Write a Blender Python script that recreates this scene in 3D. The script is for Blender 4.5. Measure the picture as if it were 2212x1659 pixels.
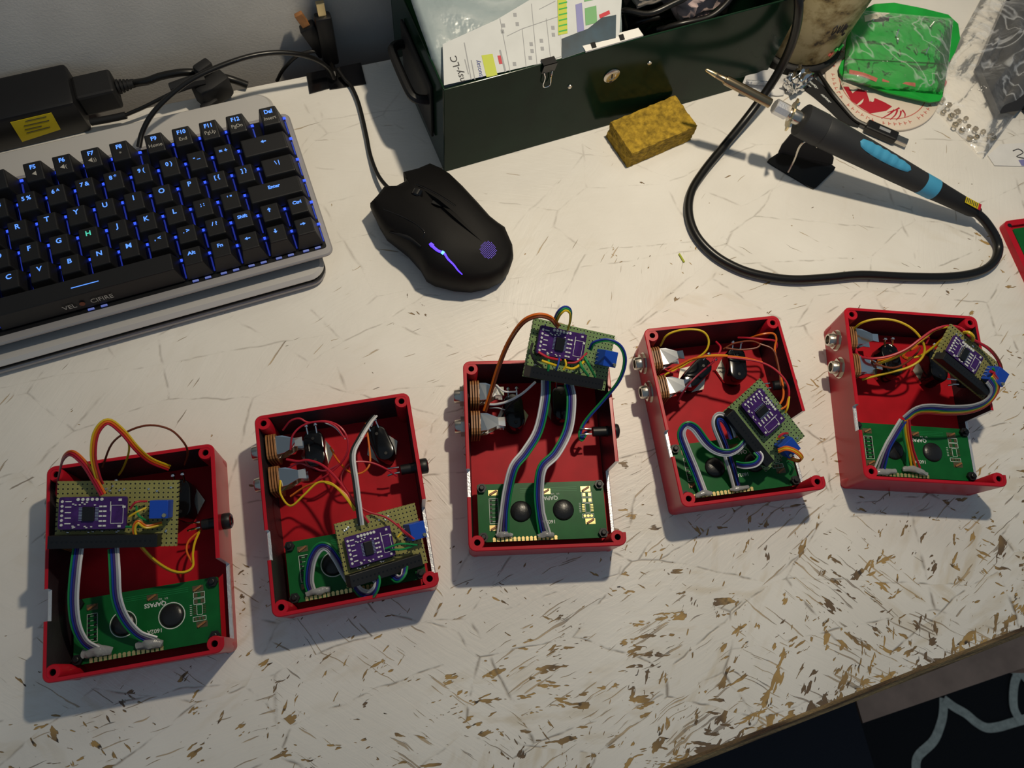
import bpy, bmesh, math, random
from mathutils import Matrix, Vector, noise
from mathutils.bvhtree import BVHTree
for o in list(bpy.data.objects): bpy.data.objects.remove(o)
S = bpy.context.scene; C = S.collection
# ------------------------------------------------------------------ camera, world, lamp, exposure
CAM = Vector((0, 0, .48943))
ROT = Matrix(((0.94719792, 0.26825923, -0.17565046), (-0.31142283, 0.90009983, -0.30469018), (0.076367, 0.34330347, 0.93611474)))
FPX = 1664.3
cd = bpy.data.cameras.new('camera'); cam = bpy.data.objects.new('camera', cd); C.objects.link(cam)
cd.sensor_fit = 'HORIZONTAL'; cd.sensor_width = 36; cd.lens = FPX / 2212 * 36; cd.clip_start = .01; cd.clip_end = 20
cam.matrix_world = Matrix.Translation(CAM) @ ROT.to_4x4(); S.camera = cam
cd.dof.use_dof = True; cd.dof.focus_distance = .49; cd.dof.aperture_fstop = 14
w = bpy.data.worlds.new('world'); S.world = w; w.use_nodes = True
w.node_tree.nodes['Background'].inputs[0].default_value = (.60, .80, 1, 1); w.node_tree.nodes['Background'].inputs[1].default_value = .195
LAMP = Vector((.289, .305, .637))
ld = bpy.data.lights.new('desk_lamp_bulb', 'SPOT'); ld.energy = 12.9; ld.color = (1, .87, .66); ld.shadow_soft_size = .014; ld.spot_size = math.radians(136); ld.spot_blend = 1
lo = bpy.data.objects.new('desk_lamp_bulb', ld); C.objects.link(lo); lo.location = LAMP; lo.rotation_euler = Vector((-.1, .2, -1)).to_track_quat('-Z', 'Y').to_euler()
S.view_settings.view_transform = 'Standard'; S.view_settings.look = 'None'; S.view_settings.exposure = 0; S.view_settings.gamma = 1
S.view_settings.use_curve_mapping = False

# ------------------------------------------------------------------ measuring helpers (real heights above the desk)
def ray(x, y): return ROT @ Vector(((x - 1106) / FPX, -(y - 829.5) / FPX, -1))
def P(x, y, z=0.0):
    d = ray(x, y); return CAM + d * ((z - CAM.z) / d.z)
def PY(x, y, Y):
    d = ray(x, y); return CAM + d * (Y / d.y)
def onplane(x, y, p0, n):
    d = ray(x, y); return CAM + d * ((p0 - CAM).dot(n) / d.dot(n))

# ------------------------------------------------------------------ materials
def srgb(r, g, b): return tuple(((c / 255 / 12.92) if c <= 10 else ((c / 255 + .055) / 1.055) ** 2.4) for c in (r, g, b)) + (1,)
def M(name, col, rough=.5, metal=0, coat=0, emit=None, es=1, trans=0, alpha=1, var=0.0, vs=200, bump=0.0, bs=400, ior=1.45, spec=.5):
    m = bpy.data.materials.new(name); m.use_nodes = True; nt = m.node_tree; b = nt.nodes['Principled BSDF']
    b.inputs['Base Color'].default_value = col; b.inputs['Roughness'].default_value = rough; b.inputs['Metallic'].default_value = metal
    b.inputs['Coat Weight'].default_value = coat; b.inputs['Coat Roughness'].default_value = .08; b.inputs['IOR'].default_value = ior
    b.inputs['Transmission Weight'].default_value = trans; b.inputs['Alpha'].default_value = alpha; b.inputs['Specular IOR Level'].default_value = spec
    if emit: b.inputs['Emission Color'].default_value = emit; b.inputs['Emission Strength'].default_value = es
    if var or bump:
        tc = nt.nodes.new('ShaderNodeTexCoord'); n = nt.nodes.new('ShaderNodeTexNoise'); n.inputs['Scale'].default_value = vs; n.inputs['Detail'].default_value = 4
        nt.links.new(tc.outputs['Object'], n.inputs['Vector'])
        if var:
            r = nt.nodes.new('ShaderNodeValToRGB'); r.color_ramp.elements[0].position = .3; r.color_ramp.elements[1].position = .7
            r.color_ramp.elements[0].color = tuple(c * (1 - var) for c in col[:3]) + (1,); r.color_ramp.elements[1].color = tuple(min(1, c * (1 + var)) for c in col[:3]) + (1,)
            nt.links.new(n.outputs['Fac'], r.inputs['Fac']); nt.links.new(r.outputs['Color'], b.inputs['Base Color'])
        if bump:
            n2 = nt.nodes.new('ShaderNodeTexNoise'); n2.inputs['Scale'].default_value = bs; n2.inputs['Detail'].default_value = 3
            nt.links.new(tc.outputs['Object'], n2.inputs['Vector'])
            bm_ = nt.nodes.new('ShaderNodeBump'); bm_.inputs['Strength'].default_value = bump; bm_.inputs['Distance'].default_value = .001
            nt.links.new(n2.outputs['Fac'], bm_.inputs['Height']); nt.links.new(bm_.outputs['Normal'], b.inputs['Normal'])
    return m
MT = {}
def mat(k): return MT[k]
MT['red'] = M('red_gloss_paint', (.44, .008, .020, 1), .30, var=.08, vs=60, spec=.34)
MT['redin'] = M('red_overspray_inside', (.40, .006, .014, 1), .5, var=.12, vs=70, spec=.18)
MT['inner'] = M('die_cast_overspray', (.035, .028, .033, 1), .38, .3, var=.45, vs=25, bump=.2, bs=1200)
MT['alu'] = M('bare_aluminium', (.72, .72, .74, 1), .38, .7, bump=.25, bs=900)
MT['steel'] = M('nickel_steel', (.55, .51, .45, 1), .24, 1)
MT['chrome'] = M('chrome', (.8, .8, .8, 1), .12, 1)
MT['gold'] = M('gold_plating', (.78, .58, .24, 1), .32, .85)
MT['bronzed'] = M('heat_tinted_steel', (.34, .26, .16, 1), .26, 1)
MT['nutmetal'] = M('dull_nut_metal', (.52, .46, .36, 1), .3, .9)
MT['tinned'] = M('dull_tinned_pad', (.13, .10, .055, 1), .4, .5)
MT['brass'] = M('brass', (.74, .60, .34, 1), .24, 1)
MT['brown'] = M('phenolic_brown', (.30, .13, .045, 1), .45, var=.2)
MT['black'] = M('black_plastic', (.006, .006, .007, 1), .42)
MT['blackgloss'] = M('black_gloss_plastic', (.004, .004, .005, 1), .12)
MT['blackmat'] = M('black_matt_rubber', (.009, .009, .010, 1), .62)
MT['mouseblack'] = M('soft_touch_black', (.0045, .004, .004, 1), .6, bump=.08, bs=3000, spec=.22)
MT['key'] = M('keycap_black', (.007, .007, .008, 1), .45, bump=.05, bs=4000)
MT['pcbgreen'] = M('green_solder_mask', (.005, .098, .022, 1), .34, var=.15, vs=90, spec=.24)
MT['purple'] = M('purple_solder_mask', (.050, .016, .12, 1), .30, spec=.3, var=.25, vs=300)
MT['silk'] = M('white_silkscreen', (.62, .64, .62, 1), .55)
MT['white'] = M('white_plastic', (.75, .74, .72, 1), .45)
MT['blue'] = M('blue_trimmer_plastic', (.008, .06, .42, 1), .35)
MT['epoxy'] = M('black_epoxy', (.012, .012, .013, 1), .3, bump=.1, bs=800)
for k, c in dict(w_green=(.01, .22, .06), w_blue=(.014, .04, .30), w_purple=(.055, .028, .15), w_grey=(.33, .34, .36), w_white=(.68, .68, .70), w_red=(.42, .012, .03), w_orange=(.62, .13, .01),
                 w_yellow=(.62, .42, .012), w_brown=(.16, .035, .012), w_black=(.008, .008, .009), w_dred=(.25, .012, .03)).items():
    MT[k] = M('insulation_' + k[2:], c + (1,), .38)
MT['glue'] = M('clear_hot_glue', (.55, .56, .58, 1), .18, trans=.55, bump=.3, bs=500)
MT['cord'] = M('black_cord', (.007, .0065, .006, 1), .32)
MT['green_steel'] = M('dark_green_enamel', (.006, .024, .012, 1), .15, var=.15, vs=40, spec=.15)
MT['sponge'] = M('ochre_sponge', (.37, .235, .022, 1), .95, var=.45, vs=260, bump=.8, bs=900)
MT['silver'] = M('silver_anodised', (.36, .345, .35, 1), .48, .35, bump=.03, bs=3000)
MT['silverlt'] = M('silver_lid', (.60, .58, .56, 1), .42, .3)
MT['legend'] = M('blue_backlit_legend', (.05, .1, .3, 1), .4, emit=(.10, .30, 1, 1), es=1.15)
MT['legendg'] = M('green_backlit_legend', (.05, .2, .1, 1), .4, emit=(.06, .6, .45, 1), es=.9)
MT['legendw'] = M('pale_printed_legend', (.40, .38, .34, 1), .6)
MT['led'] = M('blue_led', (.02, .05, .3, 1), .4, emit=(.035, .09, 1, 1), es=1.5)
MT['ledglow'] = M('blue_gap_glow', (.02, .05, .3, 1), .4, emit=(.05, .09, 1, 1), es=.2)  # emission painted on for light leaking between the keys
MT['ledfront'] = M('dim_blue_led', (.2, .25, .4, 1), .4, emit=(.06, .11, .75, 1), es=.3)
MT['violet'] = M('violet_light_strip', (.05, .03, .3, 1), .4, emit=(.10, .04, 1, 1), es=1.6)
MT['cyan'] = M('cyan_light', (.1, .3, .5, 1), .4, emit=(.12, .55, 1, 1), es=1.6)
MT['violetdot'] = M('violet_light_dots', (.1, .06, .3, 1), .4, emit=(.17, .09, .75, 1), es=.9)
MT['wall'] = M('grey_wall_paint', (.60, .585, .56, 1), .8, var=.06, vs=30, bump=.15, bs=700)
MT['yellow'] = M('yellow_label', (.62, .48, .01, 1), .5)
MT['ink'] = M('dark_ink', (.03, .03, .035, 1), .6)
MT['greyink'] = M('grey_ink', (.28, .29, .31, 1), .6)
MT['blueink'] = M('blue_ink', (.05, .07, .25, 1), .6)
MT['redink'] = M('red_ink', (.45, .012, .03, 1), .5)
MT['pinkink'] = M('faded_red_ink', (.55, .12, .09, 1), .5)
MT['paper'] = M('white_paper', (.70, .69, .68, 1), .7, var=.04, vs=80)
MT['papergrey'] = M('sheet_behind_film', (.50, .52, .53, 1), .5, var=.05, vs=60)
MT['cardgreen'] = M('green_card', (.010, .33, .04, 1), .4, var=.12, vs=60)
MT['limeprint'] = M('lime_print', (.42, .48, .03, 1), .5)
MT['lilac'] = M('lilac_print', (.20, .20, .42, 1), .5)
MT['leafprint'] = M('green_print', (.13, .33, .13, 1), .5)
MT['tealprint'] = M('dark_teal_print', (.007, .032, .055, 1), .5, var=.5, vs=60)
MT['cream'] = M('cream_card', (.72, .62, .52, 1), .55)
MT['rubberblue'] = M('light_blue_rubber', (.055, .30, .50, 1), .5, bump=.15, bs=500)
MT['handle'] = M('charcoal_rubber', (.020, .021, .023, 1), .6, bump=.1, bs=1500)
MT['jar'] = M('stained_beige_label', (.46, .37, .19, 1), .5)
MT['rug'] = M('dark_rug', (.012, .011, .012, 1), .95, bump=.8, bs=500)
MT['rugline'] = M('pale_rug_pattern', (.62, .60, .50, 1), .95, var=.2, vs=150, bump=.6, bs=500)
MT['navy'] = M('navy_fabric', (.020, .020, .028, 1), .9, bump=.4, bs=1500)
MT['pinkwood'] = M('pinkish_timber', (.62, .38, .27, 1), .7, var=.15, vs=40)
MT['floorwood'] = M('dark_floor_boards', (.02, .014, .01, 1), .6, var=.3, vs=20)
MT['pinkbag'] = M('pink_antistatic_bag', (.50, .38, .36, 1), .3, coat=.4, bump=.6, bs=120)
MT['graphite'] = M('dark_antistatic_film', (.022, .021, .023, 1), .3, coat=.2, bump=.6, bs=90)
def film(name, tint, amt, rough=.08, bump=.5, bs=90, glint=.0):
    m = bpy.data.materials.new(name); m.use_nodes = True; nt = m.node_tree; nt.nodes.clear()
    out = nt.nodes.new('ShaderNodeOutputMaterial'); mix = nt.nodes.new('ShaderNodeMixShader'); tr = nt.nodes.new('ShaderNodeBsdfTransparent')
    gl = nt.nodes.new('ShaderNodeBsdfPrincipled'); gl.inputs['Base Color'].default_value = tint; gl.inputs['Roughness'].default_value = rough; gl.inputs['Coat Weight'].default_value = .8; gl.inputs['Specular IOR Level'].default_value = .8
    tc = nt.nodes.new('ShaderNodeTexCoord'); n = nt.nodes.new('ShaderNodeTexNoise'); n.inputs['Scale'].default_value = bs; n.inputs['Detail'].default_value = 3
    b = nt.nodes.new('ShaderNodeBump'); b.inputs['Strength'].default_value = bump; b.inputs['Distance'].default_value = .003
    L = nt.links.new; L(tc.outputs['Object'], n.inputs['Vector']); L(n.outputs['Fac'], b.inputs['Height']); L(b.outputs['Normal'], gl.inputs['Normal'])
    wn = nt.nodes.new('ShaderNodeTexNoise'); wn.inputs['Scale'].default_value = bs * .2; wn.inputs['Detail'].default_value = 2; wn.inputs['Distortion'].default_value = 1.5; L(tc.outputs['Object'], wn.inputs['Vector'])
    wr = nt.nodes.new('ShaderNodeValToRGB'); e = wr.color_ramp.elements; e[0].position = .47; e[0].color = (0, 0, 0, 1); e[1].position = .5; e[1].color = (glint, glint, glint, 1); k = e.new(.53); k.color = (0, 0, 0, 1); L(wn.outputs['Fac'], wr.inputs[0])  # pale streaks painted into the film in place of wrinkle highlights
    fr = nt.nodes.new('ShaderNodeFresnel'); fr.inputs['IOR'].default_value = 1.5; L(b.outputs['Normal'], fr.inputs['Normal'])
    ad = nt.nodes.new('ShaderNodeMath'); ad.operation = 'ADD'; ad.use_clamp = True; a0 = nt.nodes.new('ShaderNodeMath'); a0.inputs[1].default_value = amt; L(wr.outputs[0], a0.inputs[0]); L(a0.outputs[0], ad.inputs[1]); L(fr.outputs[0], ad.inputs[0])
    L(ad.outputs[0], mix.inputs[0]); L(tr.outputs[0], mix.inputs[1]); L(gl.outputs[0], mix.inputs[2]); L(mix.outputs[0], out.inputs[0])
    return m
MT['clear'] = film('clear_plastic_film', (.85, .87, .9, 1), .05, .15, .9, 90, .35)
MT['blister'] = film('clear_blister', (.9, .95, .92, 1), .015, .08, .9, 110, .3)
MT['pouch'] = film('pale_blue_pouch', (.38, .46, .49, 1), .60, .25, .5, 70)

def perfmat(name, col, copper):
    m = M(name, col, .5, var=.12, vs=120); nt = m.node_tree; b = nt.nodes['Principled BSDF']; L = nt.links.new
    src = b.inputs['Base Color'].links[0].from_socket
    tc = nt.nodes.new('ShaderNodeTexCoord'); mp = nt.nodes.new('ShaderNodeVectorMath'); mp.operation = 'SCALE'; mp.inputs['Scale'].default_value = 1 / .00254
    fr = nt.nodes.new('ShaderNodeVectorMath'); fr.operation = 'FRACTION'; sb = nt.nodes.new('ShaderNodeVectorMath'); sb.operation = 'SUBTRACT'; sb.inputs[1].default_value = (.5, .5, 0)
    ml = nt.nodes.new('ShaderNodeVectorMath'); ml.operation = 'MULTIPLY'; ml.inputs[1].default_value = (1, 1, 0)
    ln = nt.nodes.new('ShaderNodeVectorMath'); ln.operation = 'LENGTH'; lt = nt.nodes.new('ShaderNodeMath'); lt.operation = 'LESS_THAN'; lt.inputs[1].default_value = .2
    lt2 = nt.nodes.new('ShaderNodeMath'); lt2.operation = 'LESS_THAN'; lt2.inputs[1].default_value = .36
    L(tc.outputs['Object'], mp.inputs[0]); L(mp.outputs[0], fr.inputs[0]); L(fr.outputs[0], sb.inputs[0]); L(sb.outputs[0], ml.inputs[0]); L(ml.outputs[0], ln.inputs[0]); L(ln.outputs['Value'], lt.inputs[0]); L(ln.outputs['Value'], lt2.inputs[0])
    m1 = nt.nodes.new('ShaderNodeMix'); m1.data_type = 'RGBA'; m1.inputs['B'].default_value = copper; L(lt2.outputs[0], m1.inputs['Factor']); L(src, m1.inputs['A'])
    m2 = nt.nodes.new('ShaderNodeMix'); m2.data_type = 'RGBA'; m2.inputs['B'].default_value = (.012, .012, .008, 1); L(lt.outputs[0], m2.inputs['Factor']); L(m1.outputs['Result'], m2.inputs['A'])
    L(m2.outputs['Result'], b.inputs['Base Color']); return m
MT['perf'] = perfmat('olive_perfboard', (.25, .24, .075, 1), (.28, .27, .09, 1))
MT['perfgreen'] = perfmat('green_perfboard', (.17, .26, .10, 1), (.21, .31, .14, 1))

def osb():
    m = bpy.data.materials.new('white_painted_strand_board'); m.use_nodes = True; nt = m.node_tree; b = nt.nodes['Principled BSDF']; L = nt.links.new
    N = nt.nodes.new; tc = N('ShaderNodeTexCoord')
    def math_(op, a, bb=None, clamp=False):
        n = N('ShaderNodeMath'); n.operation = op; n.use_clamp = clamp
        for i, v in enumerate((a, bb)):
            if v is None: continue
            if isinstance(v, (int, float)): n.inputs[i].default_value = v
            else: L(v, n.inputs[i])
        return n.outputs[0]
    def ramp(v, p0, p1, c0=(0, 0, 0, 1), c1=(1, 1, 1, 1)):
        r = N('ShaderNodeValToRGB'); e = r.color_ramp.elements; e[0].position = p0; e[1].position = p1; e[0].color = c0; e[1].color = c1; L(v, r.inputs[0]); return r.outputs[0]
    def noise_(vec, scale, detail=3, rough=.5):
        n = N('ShaderNodeTexNoise'); n.inputs['Scale'].default_value = scale; n.inputs['Detail'].default_value = detail; n.inputs['Roughness'].default_value = rough; L(vec, n.inputs['Vector']); return n.outputs['Fac']
    obj = tc.outputs['Object']
    wn = N('ShaderNodeTexNoise'); wn.inputs['Scale'].default_value = 45; wn.inputs['Detail'].default_value = 2; L(obj, wn.inputs['Vector'])
    wv = N('ShaderNodeVectorMath'); wv.operation = 'SCALE'; wv.inputs['Scale'].default_value = .006; L(wn.outputs['Color'], wv.inputs[0])
    ob2 = N('ShaderNodeVectorMath'); L(obj, ob2.inputs[0]); L(wv.outputs[0], ob2.inputs[1])
    def strands(seed, vsc, along, across):
        # every strand cell gets its own grain direction
        off = N('ShaderNodeVectorMath'); off.inputs[1].default_value = (seed, seed * .7, 0); L(ob2.outputs[0], off.inputs[0])
        sc = N('ShaderNodeVectorMath'); sc.operation = 'MULTIPLY'; sc.inputs[1].default_value = (.55, 1, 1); L(off.outputs[0], sc.inputs[0])
        v = N('ShaderNodeTexVoronoi'); v.voronoi_dimensions = '2D'; v.inputs['Scale'].default_value = vsc; L(sc.outputs[0], v.inputs['Vector'])
        e = N('ShaderNodeTexVoronoi'); e.voronoi_dimensions = '2D'; e.feature = 'DISTANCE_TO_EDGE'; e.inputs['Scale'].default_value = vsc; L(sc.outputs[0], e.inputs['Vector'])
        sp = N('ShaderNodeSeparateColor'); L(v.outputs['Color'], sp.inputs[0])
        rt = N('ShaderNodeVectorRotate'); rt.rotation_type = 'Z_AXIS'; L(off.outputs[0], rt.inputs['Vector']); L(math_('MULTIPLY', math_('SUBTRACT', sp.outputs[0], .5), 2.3), rt.inputs['Angle'])
        st = N('ShaderNodeVectorMath'); st.operation = 'MULTIPLY'; st.inputs[1].default_value = (along, across, 1); L(rt.outputs[0], st.inputs[0])
        return st.outputs[0], sp.outputs[1], e.outputs['Distance']
    v1, r1, e1 = strands(0.0, 20, 48, 150); v2, r2, e2 = strands(3.7, 34, 75, 280); v3, r3, e3 = strands(8.1, 13, 22, 420)
    n1 = noise_(v1, 1, 3, .62); n2 = noise_(v2, 1, 2.5, .6); n3 = noise_(v3, 1, 2, .6)
    big = noise_(obj, 9, 2); clus = noise_(obj, 24, 3, .6); fine = noise_(obj, 900, 2)
    sx = N('ShaderNodeSeparateXYZ'); L(obj, sx.inputs[0])
    # wear grows from the back of the desk towards the edge people sit at
    wear = N('ShaderNodeMapRange'); wear.inputs['From Min'].default_value = .34; wear.inputs['From Max'].default_value = -.09; wear.inputs['To Min'].default_value = 0; wear.inputs['To Max'].default_value = 1; L(sx.outputs['Y'], wear.inputs['Value'])
    wr = math_('ADD', math_('SUBTRACT', math_('MULTIPLY', wear.outputs[0], .16), .045), math_('MULTIPLY', math_('SUBTRACT', clus, .5), .34))
    edge = N('ShaderNodeMapRange'); edge.inputs['From Min'].default_value = -.078; edge.inputs['From Max'].default_value = -.097; edge.inputs['To Max'].default_value = .2; L(sx.outputs['Y'], edge.inputs['Value'])
    wr = math_('ADD', wr, math_('MULTIPLY', edge.outputs[0], big))
    c1 = ramp(math_('ADD', n1, wr), .718, .728); c2 = ramp(math_('ADD', n2, wr), .742, .756); c3 = ramp(math_('ADD', n3, math_('MULTIPLY', wr, .7)), .700, .72)
    # cracks along strand borders, broken up
    brk = ramp(noise_(obj, 70, 3), .47, .60)
    k1 = math_('MULTIPLY', ramp(e1, .0, .016, (1, 1, 1, 1), (0, 0, 0, 1)), brk); k3 = math_('MULTIPLY', ramp(e3, .0, .011, (1, 1, 1, 1), (0, 0, 0, 1)), ramp(noise_(obj, 48, 3), .5, .62))
    crack = math_('MULTIPLY', math_('MAXIMUM', k1, k3), math_('ADD', math_('MULTIPLY', wear.outputs[0], .6), .22), True)
    chip = math_('MAXIMUM', math_('MAXIMUM', c1, c2), math_('MULTIPLY', c3, .7))
    tan = ramp(noise_(obj, 30, 2), .38, .58, (.15, .10, .06, 1), (.42, .27, .10, 1))
    dk = N('ShaderNodeMix'); dk.data_type = 'RGBA'; dk.inputs['B'].default_value = (.045, .035, .03, 1); L(ramp(noise_(obj, 110, 2), .60, .70), dk.inputs['Factor']); L(tan, dk.inputs['A'])
    paint = ramp(noise_(obj, 14, 4), .3, .7, (.72, .69, .64, 1), (.80, .775, .73, 1))
    # thin paint lets some warm wood through in places near the worn edge
    thin = N('ShaderNodeMix'); thin.data_type = 'RGBA'; thin.inputs['B'].default_value = (.56, .47, .33, 1); L(paint, thin.inputs['A'])
    L(math_('MULTIPLY', math_('MULTIPLY', ramp(noise_(v1, .6, 3), .52, .66), ramp(big, .45, .62)), math_('MULTIPLY', wear.outputs[0], .55), True), thin.inputs['Factor'])
    a = N('ShaderNodeMix'); a.data_type = 'RGBA'; L(chip, a.inputs['Factor']); L(thin.outputs['Result'], a.inputs['A']); L(dk.outputs['Result'], a.inputs['B'])
    a2 = N('ShaderNodeMix'); a2.data_type = 'RGBA'; a2.inputs['B'].default_value = (.16, .12, .085, 1); L(crack, a2.inputs['Factor']); L(a.outputs['Result'], a2.inputs['A'])
    L(a2.outputs['Result'], b.inputs['Base Color'])
    h = math_('ADD', math_('ADD', math_('MULTIPLY', n1, .45), math_('MULTIPLY', n3, .35)), math_('SUBTRACT', math_('MULTIPLY', r1, .35), math_('MULTIPLY', math_('MAXIMUM', chip, crack), .5)))
    h = math_('ADD', h, math_('MULTIPLY', r3, .3))
    bp = N('ShaderNodeBump'); bp.inputs['Strength'].default_value = .9; bp.inputs['Distance'].default_value = .0007; L(h, bp.inputs['Height']); L(bp.outputs[0], b.inputs['Normal'])
    b.inputs['Roughness'].default_value = .42; b.inputs['Specular IOR Level'].default_value = .35
    return m
MT['osb'] = osb()
def edgewood():
    m = M('strand_board_edge', (.20, .11, .045, 1), .75, bump=.7, bs=500); nt = m.node_tree; b = nt.nodes['Principled BSDF']
    tc = nt.nodes.new('ShaderNodeTexCoord'); mp = nt.nodes.new('ShaderNodeVectorMath'); mp.operation = 'MULTIPLY'; mp.inputs[1].default_value = (25, 25, 420)
    n = nt.nodes.new('ShaderNodeTexNoise'); n.inputs['Scale'].default_value = 1; n.inputs['Detail'].default_value = 4
    r = nt.nodes.new('ShaderNodeValToRGB'); r.color_ramp.elements[0].color = (.09, .045, .02, 1); r.color_ramp.elements[1].color = (.38, .24, .10, 1); r.color_ramp.elements[0].position = .35; r.color_ramp.elements[1].position = .65
    nt.links.new(tc.outputs['Object'], mp.inputs[0]); nt.links.new(mp.outputs[0], n.inputs['Vector']); nt.links.new(n.outputs['Fac'], r.inputs[0]); nt.links.new(r.outputs[0], b.inputs['Base Color']); return m
MT['edge'] = edgewood()
def jarmat():
    m = MT['jar']; nt = m.node_tree; b = nt.nodes['Principled BSDF']; tc = nt.nodes.new('ShaderNodeTexCoord')
    n = nt.nodes.new('ShaderNodeTexNoise'); n.inputs['Scale'].default_value = 55; n.inputs['Detail'].default_value = 6; n.inputs['Roughness'].default_value = .65
    r = nt.nodes.new('ShaderNodeValToRGB'); e = r.color_ramp.elements; e[0].position = .36; e[0].color = (.055, .035, .02, 1); e[1].position = .56; e[1].color = (.50, .41, .22, 1); k = e.new(.43); k.color = (.30, .22, .09, 1)
    nt.links.new(tc.outputs['Object'], n.inputs['Vector']); nt.links.new(n.outputs['Fac'], r.inputs[0]); nt.links.new(r.outputs[0], b.inputs['Base Color'])
jarmat()

# ------------------------------------------------------------------ object helpers
def tag(o, label=None, cat=None, group=None, kind=None):
    if label: o['label'] = label
    if cat: o['category'] = cat
    if group: o['group'] = group
    if kind: o['kind'] = kind
    return o
def thing(name, label, cat, loc=(0, 0, 0), rz=0, group=None, mtx=None):
    o = bpy.data.objects.new(name, None); C.objects.link(o); o.empty_display_size = .01
    o.matrix_world = mtx if mtx is not None else Matrix.Translation(Vector(loc)) @ Matrix.Rotation(rz, 4, 'Z')
    return tag(o, label, cat, group)
WM = {}
def wmx(o):
    return o.matrix_basis if o.parent is None else wmx(o.parent) @ o.matrix_basis
def obj(name, me, parent=None, loc=(0, 0, 0), mtx=None):
    o = bpy.data.objects.new(name, me); C.objects.link(o)
    if parent is not None: o.parent = parent
    o.matrix_basis = mtx if mtx is not None else Matrix.Translation(Vector(loc))
    return o
def catmull(pts, k=6):
    pts = [Vector(p) for p in pts]
    if len(pts) < 3: return pts
    out = []; q = [pts[0] * 2 - pts[1]] + pts + [pts[-1] * 2 - pts[-2]]
    for i in range(1, len(q) - 2):
        a, b, c, d = q[i - 1:i + 3]
        for j in range(k):
            t = j / k; out.append(.5 * (2 * b + (c - a) * t + (2 * a - 5 * b + 4 * c - d) * t * t + (3 * b - a - 3 * c + d) * t ** 3))
    return out + [pts[-1]]
def frames(pts, side0=None):
    T = [(pts[min(i + 1, len(pts) - 1)] - pts[max(i - 1, 0)]).normalized() for i in range(len(pts))]
    s = side0 if side0 is not None else T[0].cross(Vector((0, 0, 1)))
    if s.length < 1e-5: s = Vector((1, 0, 0))
    s = (s - T[0] * s.dot(T[0])).normalized(); out = []
    for i, t in enumerate(T):
        if i: s = T[i - 1].rotation_difference(t) @ s
        s = (s - t * s.dot(t)).normalized(); out.append((t, s, t.cross(s)))
    return out
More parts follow.
